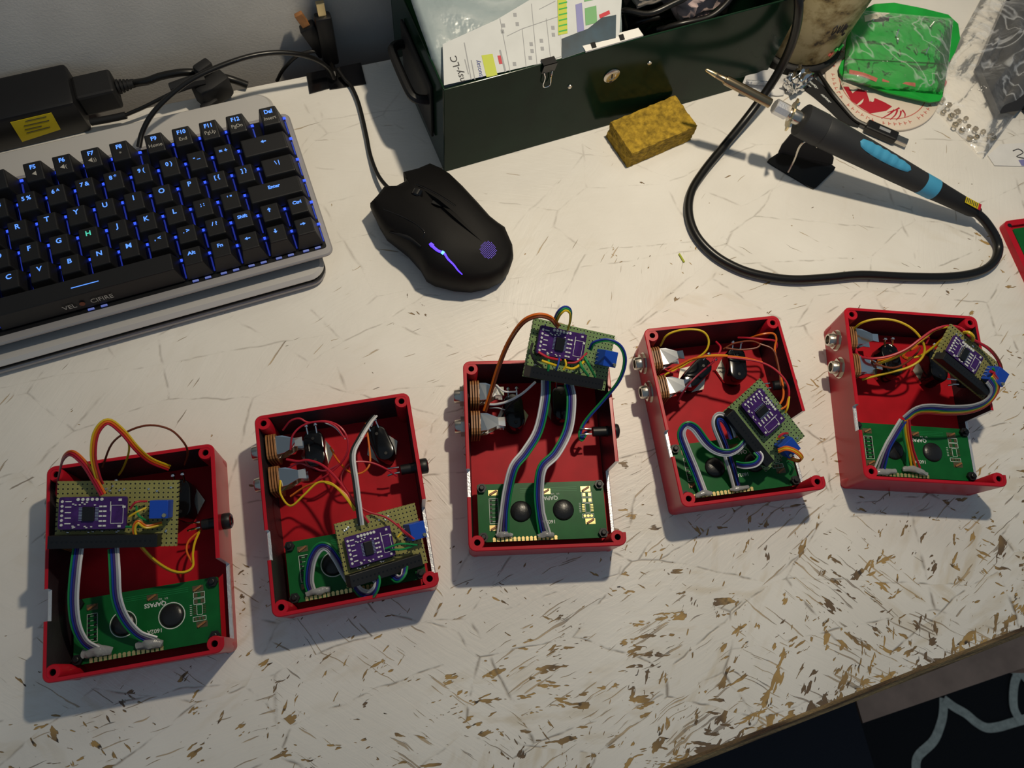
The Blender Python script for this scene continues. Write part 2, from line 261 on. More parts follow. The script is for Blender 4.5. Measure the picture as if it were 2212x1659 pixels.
class MB:
    def __init__(self): self.v = []; self.f = []; self.mi = []; self.T = Matrix.Identity(4)
    def add(self, vs, fs, mi=0):
        n = len(self.v); self.v += [self.T @ Vector(p) for p in vs]; self.f += [tuple(n + i for i in f) for f in fs]; self.mi += [mi] * len(fs); return self
    def box(self, c, s, rot=None, bev=0):
        x, y, z = (a / 2 for a in s)
        if bev:
            bm = bmesh.new(); bmesh.ops.create_cube(bm, size=1)
            for v in bm.verts: v.co = Vector((v.co.x * s[0], v.co.y * s[1], v.co.z * s[2]))
            bmesh.ops.bevel(bm, geom=list(bm.edges), offset=bev, segments=2, affect='EDGES', profile=.5)
            vs = [v.co.copy() for v in bm.verts]; bm.verts.index_update(); fs = [[v.index for v in f.verts] for f in bm.faces]; bm.free()
        else:
            vs = [Vector((a * x, b * y, d * z)) for a, b, d in ((-1, -1, -1), (1, -1, -1), (1, 1, -1), (-1, 1, -1), (-1, -1, 1), (1, -1, 1), (1, 1, 1), (-1, 1, 1))]
            fs = [(3, 2, 1, 0), (4, 5, 6, 7), (0, 1, 5, 4), (1, 2, 6, 5), (2, 3, 7, 6), (3, 0, 4, 7)]
        if rot is not None: vs = [rot @ v for v in vs]
        return self.add([v + Vector(c) for v in vs], fs)
    def prism(self, o, z0, z1):
        n = len(o); vs = [(p[0], p[1], z0) for p in o] + [(p[0], p[1], z1) for p in o]
        return self.add(vs, [tuple(range(n - 1, -1, -1)), tuple(range(n, 2 * n))] + [(i, (i + 1) % n, n + (i + 1) % n, n + i) for i in range(n)])
    def slab(self, pts, d):
        # polygon of 3-D points given thickness along d
        n = len(pts); d = Vector(d); vs = [Vector(p) for p in pts]; vs = vs + [p + d for p in vs]
        return self.add(vs, [tuple(range(n - 1, -1, -1)), tuple(range(n, 2 * n))] + [(i, (i + 1) % n, n + (i + 1) % n, n + i) for i in range(n)])
    def tube(self, pts, r, n=8, smooth=6, squash=1, side0=None):
        pts = catmull(pts, smooth) if smooth else [Vector(p) for p in pts]; fr = frames(pts, side0); vs = []
        rr = r if callable(r) else (lambda t: r)
        for i, (p, (t, s, b)) in enumerate(zip(pts, fr)):
            q = rr(i / (len(pts) - 1))
            for k in range(n): a = 2 * math.pi * k / n; vs.append(p + s * math.cos(a) * q + b * math.sin(a) * q * squash)
        fs = [(i * n + k, i * n + (k + 1) % n, (i + 1) * n + (k + 1) % n, (i + 1) * n + k) for i in range(len(pts) - 1) for k in range(n)]
        fs += [tuple(range(n - 1, -1, -1)), tuple(range((len(pts) - 1) * n, len(pts) * n))]
        return self.add(vs, fs)
    def lathe(self, prof, p0, axis, n=24, caps=True):
        ax = Vector(axis).normalized(); s = ax.orthogonal().normalized(); b = ax.cross(s); p0 = Vector(p0); vs = []
        for r, h in prof:
            for k in range(n): a = 2 * math.pi * k / n; vs.append(p0 + ax * h + (s * math.cos(a) + b * math.sin(a)) * r)
        fs = [(i * n + k, i * n + (k + 1) % n, (i + 1) * n + (k + 1) % n, (i + 1) * n + k) for i in range(len(prof) - 1) for k in range(n)]
        if caps: fs += [tuple(range(n - 1, -1, -1)), tuple(range((len(prof) - 1) * n, len(prof) * n))]
        return self.add(vs, fs)
    def grid(self, fn, nu, nv):
        vs = [fn(i / nu, j / nv) for j in range(nv + 1) for i in range(nu + 1)]
        return self.add(vs, [(j * (nu + 1) + i, j * (nu + 1) + i + 1, (j + 1) * (nu + 1) + i + 1, (j + 1) * (nu + 1) + i) for j in range(nv) for i in range(nu)])
    def mesh(self, name, mats, smooth=False, ang=None):
        me = bpy.data.meshes.new(name); me.from_pydata([tuple(v) for v in self.v], [], self.f)
        for m in (mats if isinstance(mats, (list, tuple)) else [mats]): me.materials.append(MT[m])
        for p, k in zip(me.polygons, self.mi): p.material_index = k; p.use_smooth = bool(smooth)
        me.update()
        if smooth:
            bm = bmesh.new(); bm.from_mesh(me); bmesh.ops.recalc_face_normals(bm, faces=bm.faces)
            lim = math.radians(38)
            for e in bm.edges:
                if len(e.link_faces) == 2 and e.calc_face_angle(0) > lim: e.smooth = False
            bm.to_mesh(me); bm.free()
        return me
    def build(self, name, mats, parent=None, smooth=False, world=False, loc=(0, 0, 0), mtx=None):
        if world and parent is not None:
            inv = wmx(parent).inverted(); self.v = [inv @ v for v in self.v]
        return obj(name, self.mesh(name, mats, smooth), parent, loc, mtx)
def rrect(w, h, r, n=5, cx=0, cy=0):
    o = []
    for sx, sy, a0 in ((1, 1, 0), (-1, 1, 90), (-1, -1, 180), (1, -1, 270)):
        for k in range(n + 1):
            a = math.radians(a0 + 90 * k / n); o.append((cx + sx * (w / 2 - r) + r * math.cos(a), cy + sy * (h / 2 - r) + r * math.sin(a)))
    return o
def hexagon(r, a0=0): return [(r * math.cos(a0 + k * math.pi / 3), r * math.sin(a0 + k * math.pi / 3)) for k in range(6)]
TXT = {}
def text_mesh(s, size, m, bold=0.0, ext=.00003):
    k = (s, size, m, bold)
    if k not in TXT:
        cu = bpy.data.curves.new('lettering', 'FONT'); cu.body = s; cu.size = size; cu.align_x = 'CENTER'; cu.align_y = 'CENTER'; cu.offset = bold; cu.extrude = ext; cu.resolution_u = 3
        o = bpy.data.objects.new('lettering', cu); me = bpy.data.meshes.new_from_object(o); me.name = 'lettering'; me.materials.clear(); me.materials.append(MT[m])
        bpy.data.objects.remove(o); TXT[k] = me
    return TXT[k]
def frame_mtx(o, ex, ey):
    ex = ex.normalized(); ey = (ey - ex * ey.dot(ex)).normalized(); ez = ex.cross(ey)
    return Matrix.Translation(o) @ Matrix((ex, ey, ez)).transposed().to_4x4()

# ================================================================== SETTING
FZ = -.72
fl = MB().box((.2, .3, FZ - .02), (4, 4, .04)).build('floor', 'floorwood'); tag(fl, kind='structure')
wb = MB().box((.2, .50, .4), (4, .05, 2.3)).build('wall_back', 'wall'); tag(wb, kind='structure')

# desk
desk = thing('desk', 'worn desk of white painted strand board filling the picture', 'desk', (.2, .1755, FZ))
top = MB(); yf, yb = -.096, .447
prof = [(yf + .0045, 0), (yf + .0022, -.0012), (yf - .0012, -.0055), (yf - .0018, -.0085), (yf, -.018), (yb, -.018), (yb + .0003, -.001), (yb - .0007, 0)]; npf = len(prof)
top.add([(x, y, z) for x in (-.75, 1.15) for y, z in prof], [(i, (i + 1) % npf, npf + (i + 1) % npf, npf + i) for i in range(npf)] + [tuple(range(npf - 1, -1, -1)), tuple(range(npf, 2 * npf))]); top.f = [f[::-1] for f in top.f]
for i in range(len(top.mi)): top.mi[i] = 0 if i == npf - 1 else 1
to = top.build('tabletop', ['osb', 'edge'], desk, world=True)
# object coordinates of the board run with the world so the wear follows the front edge
to.matrix_basis = Matrix.Translation(-desk.location)
for v in to.data.vertices: v.co = v.co + Vector(desk.location)
for x in (-.68, 1.08):
    for y in (-.04, .39): MB().box((x, y, (FZ - .018) / 2), (.05, .05, -FZ - .018), bev=.002).build('leg', 'pinkwood', desk, world=True)
MB().box((.2, .40, -.05), (1.7, .02, .06), bev=.001).build('rail', 'pinkwood', desk, world=True)

# below the desk, in front of it
rug = thing('rug', 'dark rug with a pale curved line pattern under the desk', 'rug', (.55, -.35, FZ))
MB().prism(rrect(1.5, .78, .01, 3), 0, .008).build('pile', 'rug', rug, loc=(.1, -.14, 0))
for pl in ([(1740, 950), (1738, 1020), (1725, 1095), (1680, 1200), (1590, 1290), (1578, 1370), (1600, 1470)], [(1740, 955), (1800, 1000), (1870, 1040), (1930, 1090), (1990, 1122), (2060, 1118), (2140, 1095), (2260, 1060)],
           [(2190, 780), (2160, 850), (2150, 930), (2155, 1010), (2190, 1080)], [(2260, 870), (2190, 800), (2100, 760)]):
    lz = .0083 + .0005 * (len(rug.children)); pts = catmull([P(1400 + x * .367, 1160 + y * .367, FZ + lz) for x, y in pl], 6); m = MB(); fr = frames(pts, None); vs = []
    for p, (t, s, b) in zip(pts, fr): vs += [p + s * .0065, p - s * .0065]
    m.add(vs, [(2 * i, 2 * i + 1, 2 * i + 3, 2 * i + 2) for i in range(len(pts) - 1)]); m.build('pattern_line', 'rugline', rug, world=True)
ZB = -.30
bench = thing('bench', 'pinkish timber bench plank below the front edge of the desk', 'bench', P(2040, 1500, FZ))
q = [P(1846, 1500, ZB), P(1864, 1562, ZB), P(2330, 1402, ZB), P(2330, 1330, ZB)]
MB().slab(q[::1], (0, 0, -.03)).build('plank', 'pinkwood', bench, world=True)
for a in (q[0].lerp(q[2], .12), q[0].lerp(q[2], .88)): MB().box((a.x, a.y, (ZB - .03 + FZ + .0082) / 2), (.03, .03, ZB - .03 - FZ - .0082), bev=.002).build('leg', 'pinkwood', bench, world=True)
st = thing('chair', 'chair with a dark navy fabric seat below the desk edge', 'chair', P(1640, 1640, FZ))
a, b_ = P(1848, 1522, -.27), P(1892, 1668, -.27)
d = (b_ - a).normalized(); l = Vector((d.y, -d.x, 0)); 
if l.x > 0: l = -l
seatm = frame_mtx(a.lerp(b_, .5) + l * .19 + d * .13, -l, Vector((-(-l).y, (-l).x, 0)))
sc = MB()
for i in range(1): sc.prism(rrect(.38, .40, .03), -.05, 0)
so = sc.build('seat', 'navy', st); so.matrix_basis = st.matrix_basis.inverted() @ seatm
for x in (-.15, .15):
    for y in (-.16, .16): lg = MB().box((0, 0, (-.05 + FZ + .2782) / 2), (.03, .03, -FZ - .3282), bev=.002).build('leg', 'black', st); lg.matrix_basis = st.matrix_basis.inverted() @ seatm @ Matrix.Translation((x, y, 0))

# ================================================================== RED ENCLOSURES
BW_, BH_, BZ, BD = .094, .1195, .034, .0015
def shell_mesh():
    def pt(sm, inset):
        w, h = BW_ - 2 * inset, BH_ - 2 * inset; r = max(.0045 - inset, .0012)
        if sm[0] == 'a':
            _, sx, sy, a = sm; return (sx * (w / 2 - r) + r * math.cos(a), sy * (h / 2 - r) + r * math.sin(a))
        return (sm[1] * w / 2, sm[2])
    sam = []
    def arc(sx, sy, a0):
        for k in range(6): sam.append((('a', sx, sy, math.radians(a0 + 18 * k)), BZ))
    vt = lambda f: BH_ / 2 - f * BH_
    arc(1, 1, 0)        # counter-clockwise: right-top, left-top, left wall, left-bottom, right-bottom, right wall
    arc(-1, 1, 90)
    for f, h in ((.585, BZ), (.587, BZ - .0042), (.728, BZ - .0042), (.730, BZ)): sam.append((('s', -1, vt(f)), h))
    arc(-1, -1, 180); arc(1, -1, 270)
    for f, h in ((.934, BZ), (.933, .0085), (.572, .0085), (.571, BZ)): sam.append((('s', 1, vt(f)), h))
    n = len(sam); vs = []; fs = []; mi = []; t = .0022
    ins = lambda h: BD * (1 - h / BZ)
    for sm, h in sam:
        ob = pt(sm, BD); ot = pt(sm, ins(h)); it = pt(sm, ins(h) + t); ib = pt(sm, BD + t + .0006)
        oc = pt(sm, ins(h) + .0005)
        vs += [(ob[0], ob[1], 0), (ot[0], ot[1], h - .0005), (oc[0], oc[1], h), (it[0], it[1], h), (ib[0], ib[1], .0025)]
    for i in range(n):
        j = (i + 1) % n; low = sam[i][1] < BZ or sam[j][1] < BZ
        for k in range(4): fs.append((i * 5 + k, j * 5 + k, j * 5 + k + 1, i * 5 + k + 1)); mi.append(1 if (low and k in (1, 2)) else (3 if k == 3 else 0))
    fs.append(tuple(i * 5 + 4 for i in range(n))); mi.append(4); fs.append(tuple(i * 5 for i in range(n - 1, -1, -1))); mi.append(0)
    m = MB(); m.add(vs, fs); m.mi = mi
    # corner pillars with their screw holes
    for sx in (-1, 1):
        for sy in (-1, 1):
            c = (sx * (BW_ / 2 - .0052), sy * (BH_ / 2 - .0052)); k = len(m.f)
            m.lathe([(.0043, .0025), (.0043, BZ - .0008), (.0039, BZ - .0002), (.0019, BZ - .0002), (.0017, BZ - .0012), (.0017, BZ - .016), (.0002, BZ - .0165)], (c[0], c[1], 0), (0, 0, 1), 20, caps=False)
            for q in range(len(m.f) - 40, len(m.f)): m.mi[q] = 2
    me = m.mesh('shell', ['red', 'alu', 'black', 'inner', 'redin'], True); return me
SHELL = shell_mesh()
def mk(fn, name, mats, smooth=False): m = MB(); fn(m); return m.mesh(name, mats, smooth)
# ---- LCD module (its back faces up): meshes shared by all enclosures
LW, LH = .080, .036
def f_blob(m):
    m.lathe([(.0067 * math.cos(a), .0022 * math.sin(a)) for a in [k * math.pi / 16 for k in range(8)]] + [(.0001, .0022)], (0, 0, 0), (0, 0, 1), 24)
def f_ring(m):
    n = 32; vs = []
    for r in (.0070, .0075):
        for k in range(n): a = 2 * math.pi * k / n; vs.append((r * math.cos(a), r * math.sin(a), 0))
    m.add(vs, [(k, (k + 1) % n, n + (k + 1) % n, n + k) for k in range(n)])
def outline_rect(m, x, y, w, h, t=.00025, z=0):
    for cx, cy, sx, sy in ((x, y + h / 2, w, t), (x, y - h / 2, w, t), (x - w / 2, y, t, h), (x + w / 2, y, t, h)): m.box((cx, cy, z), (sx, sy, .00008))
def f_resarr(m):
    outline_rect(m, 0, 0, .0055, .0155)
    for k in range(6): m.box((0, -.0065 + k * .0026, 0), (.0052, .0002, .00008))
def f_resarr_p(m):
    for k in range(6):
        for s in (-1, 1): m.box((s * .0017, -.0065 + k * .0026 + .0003, 0), (.0012, .0013, .0005))
def f_tab(m): m.box((0, 0, 0), (.0062, .0034, .00012))
def f_tabtwist(m): m.box((0, 0, .0006), (.0050, .0011, .0010), Matrix.Rotation(.5, 3, 'Z'))
def f_comp(m):
    for dy in (.0048, .0012): outline_rect(m, 0, dy, .0062, .0030)
    outline_rect(m, 0, -.0036, .0030, .0056); outline_rect(m, -.0002, -.0086, .0072, .0024)
    for k in range(6): m.box((-.0048, -.006 + k * .0011, 0), (.0012, .0003, .00008))
def f_comp_p(m):
    for dy in (.0048, .0012):
        for s in (-1, 1): m.box((s * .0018, dy, .0001), (.0018, .0020, .0003))
    for k in range(3): m.lathe([(.0009, 0), (.0009, .0002)], (-.0022 + k * .0021, -.0086, 0), (0, 0, 1), 10)
    for k in range(5):
        for s in (-1, 1): m.box((s * .0027, -.0056 + k * .0010, .0001), (.0016, .00045, .0003))
def f_pads(m):
    for k in range(16): m.lathe([(.0010, 0), (.0010, .0003)], (k * .00254 - .0190, 0, 0), (0, 0, 1), 10); m.box((k * .00254 - .0190, -.0008, .00012), (.0017, .0018, .0002))
def f_nut(m): m.prism(hexagon(.0031), 0, .0024); m.lathe([(.0016, .0024), (.0016, .0042), (.0012, .0044)], (0, 0, 0), (0, 0, 1), 10)
SM = dict(blob=mk(f_blob, 'epoxy_blob', 'epoxy', True), ring=mk(f_ring, 'silk_ring', 'silk'), resarr=mk(f_resarr, 'resistor_outline', 'silk'), resp=mk(f_resarr_p, 'resistor', 'black'), tab=mk(f_tab, 'slot_pad', 'gold'),
          tw=mk(f_tabtwist, 'bent_tab', 'brown'), comp=mk(f_comp, 'component_outline', 'silk'), compp=mk(f_comp_p, 'component_pads', 'gold'), comppd=mk(f_comp_p, 'component_pads', 'tinned'), tabd=mk(f_tab, 'slot_pad', 'tinned'), pads=mk(f_pads, 'pin_pads', 'gold'), nut=mk(f_nut, 'standoff_nut', 'black', False),
          pcb=mk(lambda m: m.prism(rrect(LW, LH, .001, 2), -.0016, 0), 'lcd_board', 'pcbgreen'), body=mk(lambda m: m.box((0, 0, 0), (.0712, .0245, .0085), bev=.0005), 'display_body', 'black'),
          tr=mk(lambda m: [m.box((0, .0145 - k * .0011, 0), (.036, .0002, .00004)) for k in range(3)], 'copper_trace', 'w_green'))
def lcd(par, x=0, y=-.0336, z=.0135, ring=True, gold=False):
    p = obj('lcd_board', SM['pcb'], par, (x, y, z)); tag(p, 'green display circuit board')
    a = lambda n, me, x, y, z=.00006, rz=0: obj(n, me, p, mtx=Matrix.Translation((x, y, z)) @ Matrix.Rotation(rz, 4, 'Z'))
    obj('display_body', SM['body'], p, (0, 0, -.0062))
    for bx in (-.0132, .0135): 
        a('epoxy_blob', SM['blob'], bx, .0002)
        if ring: a('silk_ring', SM['ring'], bx, .0002)
    a('resistor_outline', SM['resarr'], -.0300, .0010); a('resistor', SM['resp'], -.0300, .0010, .0003)
    for tx, ty in ((-.030, .0125), (-.030, -.0095), (.0285, .0130), (.0300, -.0075), (.0030, .0122)): a('slot_pad', SM['tab'] if gold else SM['tabd'], tx, ty); a('bent_tab', SM['tw'], tx, ty)
    a('component_outline', SM['comp'], .0290, .0045); a('component_pads', SM['compp'] if gold else SM['comppd'], .0290, .0045)
    a('pin_pads', SM['pads'], -.0115, -.0163); a('copper_trace', SM['tr'], .0050, 0)
    a('lettering', text_mesh('QAPASS', .0034, 'silk', .00008), .0045, .0080, rz=math.pi)
    a('lettering', text_mesh('1602A', .0032, 'silk', .00004), .0040, -.0068, rz=math.pi)
    a('lettering', text_mesh('U1   U2', .0016, 'silk'), .009, .0105, rz=math.pi)
    for sx in (-1, 1):
        for sy in (-1, 1): a('standoff_nut', SM['nut'], sx * (LW / 2 - .0028), sy * (LH / 2 - .0028), 0)
    return p
# ---- jack
def f_sleeve(m):
    m.lathe([(.0047, .003), (.0044, .0066), (.0040, .0072), (.0030, .0072), (.0030, .006), (.0030, -.002)], (0, 0, 0), (-1, 0, 0), 24, caps=False)
def f_jnut(m):
    T = m.T; m.T = Matrix(((0, 0, -1, 0), (0, 1, 0, 0), (1, 0, 0, 0), (0, 0, 0, 1))); m.prism(hexagon(.0064, .2), 0, .0026); m.T = T
def f_wash(m): m.lathe([(.0074, 0), (.0074, .0009)], (0, 0, 0), (-1, 0, 0), 24)
def f_phen(m): m.T = Matrix(((0, 0, 1, 0), (1, 0, 0, 0), (0, 1, 0, 0), (0, 0, 0, 1))); m.prism(rrect(.0165, .020, .004, 3), 0, .0010); m.T = Matrix.Identity(4)
def f_leaf(m):
    m.slab([(0, -.0058, 0), (.004, -.0056, .0006), (.011, -.0026, .0014), (.0155, -.0030, .001), (.0155, .0030, .001), (.011, .0026, .0014), (.004, .0056, .0006), (0, .0058, 0)], (0, 0, .0005))
def f_lug(m): m.tube([(0, 0, 0), (.004, .0005, .001), (.007, .001, .0025)], .0005, 6, 3); m.lathe([(.0013, 0), (.0013, .0008)], (.007, .001, .0022), (0, .3, 1), 8)
SM.update(sleeve=mk(f_sleeve, 'sleeve', 'steel', True), jnut=mk(f_jnut, 'nut', 'steel'), wash=mk(f_wash, 'washer', 'steel', True), phen=mk(f_phen, 'wafer', 'brown'), leaf=mk(f_leaf, 'contact_leaf', 'chrome'), lug=mk(f_lug, 'solder_lug', 'chrome', True))
def jack(par, y, z=.0185, up=.3, leaf=True):
    s = obj('jack', SM['sleeve'], par, (-BW_ / 2 + .0012, y, z)); tag(s, 'nickel jack socket sleeve')
    obj('nut', SM['jnut'], s, (-.0008, 0, 0)); obj('washer', SM['wash'], s, (0, 0, 0))
    for k in range(4): obj('wafer', SM['phen'], s, (.0030 + k * .0016, 0, 0))
    if leaf: obj('contact_leaf', SM['leaf'], s, mtx=Matrix.Translation((.0090, 0, .0085)) @ Matrix.Rotation(.10, 4, 'Y')); obj('contact_leaf', SM['leaf'], s, mtx=Matrix.Translation((.0090, .001, -.006)) @ Matrix.Rotation(-.1, 4, 'Y'))
    for k in range(3): obj('solder_lug', SM['lug'], s, mtx=Matrix.Translation((.0088, -.007 + k * .0062, .0045 - k * .002)) @ Matrix.Rotation(.4 - k * .5, 4, 'Z'))
# ---- push switch: stadium shaped black body on a hex nut with two lugs
def stadium(w, l, n=8): return [(w / 2 * math.cos(a), (l - w) / 2 + w / 2 * math.sin(a)) for a in [math.pi * k / n for k in range(n + 1)]] + [(w / 2 * math.cos(a), -(l - w) / 2 + w / 2 * math.sin(a)) for a in [math.pi + math.pi * k / n for k in range(n + 1)]]
def f_sw(m):
    o = stadium(.0125, .0245); n = len(o)
    lay = [(1, .0055), (1, .0178), (.93, .0190), (.8, .0193)]
    vs = [(x * s, y * (1 - (1 - s) * .55), z) for s, z in lay for x, y in o]
    m.add(vs, [(k * n + i, k * n + (i + 1) % n, (k + 1) * n + (i + 1) % n, (k + 1) * n + i) for k in range(3) for i in range(n)] + [tuple(range(3 * n, 4 * n)), tuple(range(n - 1, -1, -1))])
def f_swl(m):
    for s in (-1, 1): m.tube([(s * .0028, .0095, .0188), (s * .0028, .0125, .0205), (s * .0028, .0150, .0225)], .0007, 6, 3); m.lathe([(.0012, 0), (.0016, .0006), (.001, .0016)], (s * .0028, .0138, .0212), (0, .7, .7), 10)
def f_swn(m): m.prism(hexagon(.0105), .0025, .0055)
def f_swt(m):
    for y in (-.008, .006): m.lathe([(.0012, .0193), (.0010, .0197)], (0, y, 0), (0, 0, 1), 10)
SM.update(sw=mk(f_sw, 'switch_body', 'blackgloss', True), swl=mk(f_swl, 'solder_lug', 'chrome', True), swn=mk(f_swn, 'hex_nut', 'steel'), swt=mk(f_swt, 'rivet', 'black'))
def switch(par, x, y, a=0):
    s = obj('push_switch', SM['sw'], par, mtx=Matrix.Translation((x, y, 0)) @ Matrix.Rotation(math.radians(a), 4, 'Z')); tag(s, 'glossy black push switch body')
    obj('solder_lug', SM['swl'], s); obj('hex_nut', SM['swn'], s); obj('rivet', SM['swt'], s)
def f_dc(m): m.lathe([(.0030, -.004), (.0044, -.001), (.0048, .0012), (.0048, .0042), (.0042, .0050), (.0024, .0050), (.0021, .003), (.0003, .003)], (0, 0, 0), (1, 0, 0), 22, caps=False); m.lathe([(.0031, -.0115), (.0034, -.001)], (0, 0, 0), (1, 0, 0), 16)
def f_dcr(m): m.lathe([(.0043, .0050), (.0036, .0054), (.0026, .0050)], (0, 0, 0), (1, 0, 0), 22, caps=False)
def f_pin(m):
    for s in (-1, 1): m.tube([(-.0125, s * .0016, .001), (-.0165, s * .0018, .0012), (-.0200, s * .0022, .0005)], .0006, 6, 3)
SM.update(dc=mk(f_dc, 'led_bezel', 'black', True), dcr=mk(f_dcr, 'bezel_ring', 'chrome', True), pin=mk(f_pin, 'solder_pin', 'chrome', True))
def bezel(par, y=.0145, z=.0215):
    d = obj('indicator_bezel', SM['dc'], par, (BW_ / 2 - .0006, y, z)); obj('bezel_ring', SM['dcr'], d); obj('solder_pin', SM['pin'], d)

ENC = []
GE = 'open red pedal enclosures'
for (x, y, a, lab, sws, lf) in (
    (-.1520, .1111, -8.07, 'open red metal enclosure at the far left front, its circuit board lying flat across it', ((-.016, .035, 0), (.022, .033, 0)), True),
    (-.0320, .1081, -6.95, 'open red metal enclosure second from left with board tipped into its lower right', ((-.0158, .0385, 0), (.0250, .0350, 16)), True),
    (.0898, .1018, -15.30, 'middle red enclosure of the five with its board propped over the back wall', ((-.0144, .031, 4), (.0168, .036, 0)), True),
    (.2165, .0932, -9.92, 'open red enclosure fourth from left with striped ribbon cables looping over its display board', ((-.0115, .031, -52), (.0174, .034, -8)), True),
    (.3431, .0643, -20.46, 'rightmost of the five red enclosures, a rainbow ribbon cable running down to its display board', ((-.0086, .030, 8), (.0242, .028, -2)), True)):
    e = thing('pedal_enclosure', lab, 'enclosure', (x, y, 0), math.radians(a), GE); obj('shell', SHELL, e); ENC.append(e)
    lcd(e, ring=len(ENC) < 3, gold=len(ENC) == 3); jack(e, .0415); jack(e, .0212)
    for s in sws: switch(e, *s)
    bezel(e)
# loose lid, cut off by the right edge of the picture
a6, b6 = P(2166, 478, .006), P(2212, 577, .006); d6 = (a6 - b6).normalized(); an = math.atan2(d6.y, d6.x) - math.pi / 2
e6 = Matrix.Translation((a6.x, a6.y, 0)) @ Matrix.Rotation(an, 4, 'Z') @ Matrix.Translation((BW_ / 2, -BH_ / 2, 0))
e = thing('enclosure_lid', 'flat red lid with a green board on it, cut off by the right picture edge', 'lid', mtx=e6)
MB().prism(rrect(BW_, BH_, .0045), 0, .003).build('plate', 'red', e)
lip = MB(); oo, ii = rrect(BW_, BH_, .0045), rrect(BW_ - .009, BH_ - .009, .002); n = len(oo)
lip.add([(x, y, z) for o, z in ((oo, .003), (oo, .0058), (ii, .0058), (ii, .003)) for x, y in o], [(k * n + i, k * n + (i + 1) % n, (k + 1) * n + (i + 1) % n, (k + 1) * n + i) for k in range(3) for i in range(n)])
lip.build('lip', 'red', e)
for sx in (-1, 1):
    for sy in (-1, 1): MB().lathe([(.0017, .0056), (.0017, .0060)], (sx * (BW_ / 2 - .0042), sy * (BH_ / 2 - .0042), 0), (0, 0, 1), 12).build('screw_hole', 'black', e)
MB().prism(rrect(BW_ - .012, BH_ - .014, .002), .003, .0048).build('green_board', 'pcbgreen', e)

# ================================================================== LOOSE CIRCUIT BOARDS WITH WIRES
CR = {1: (.3738, 40, 880), 2: (.32555, 520, 820), 3: (.3495, 960, 640), 4: (.28933, 1340, 660), 5: (.2773, 1740, 640)}
def W(b, pts):
    s, ox, oy = CR[b]; return [P(ox + x * s, oy + y * s, z) for x, y, z in pts]
def wire(par, b, col, pts, r=.00062): MB().tube(W(b, pts), r, 7, 5).build('wire', 'w_' + col, par, True, True)
def ribbon(par, b, cols, pts, pitch=.00123, side=None, fan=None):
    c = catmull(W(b, pts), 5); sd = None
    if side is not None: p0 = W(b, [pts[0]])[0]; p1 = W(b, [(pts[0][0] + side[0], pts[0][1] + side[1], pts[0][2])])[0]; sd = p1 - p0
    fr = frames(c, sd); n = len(cols); L = len(c)
    for i, k in enumerate(cols):
        o = (i - (n - 1) / 2) * pitch; q = []
        for j, (p, (t, s, bb)) in enumerate(zip(c, fr)):
            g = 1
            if fan and j > L - 6: g = 1 + fan * (j - L + 6) / 6
            q.append(p + s * o * g + bb * (0.0))
        MB().tube(q, pitch * .53, 6, 0).build('ribbon_wire', 'w_' + k, par, True, True)
def glue(par, b, pts, r=.0026):
    c = catmull(W(b, pts), 5); m = MB(); m.tube(c, lambda t: r * (.55 + .5 * math.sin(math.pi * min(max(t, .04), .96))), 12, 0, squash=.7)
    m.v = [v + noise.noise_vector(v * 320) * r * .35 for v in m.v]; m.build('glue_blob', 'glue', par, True, True)
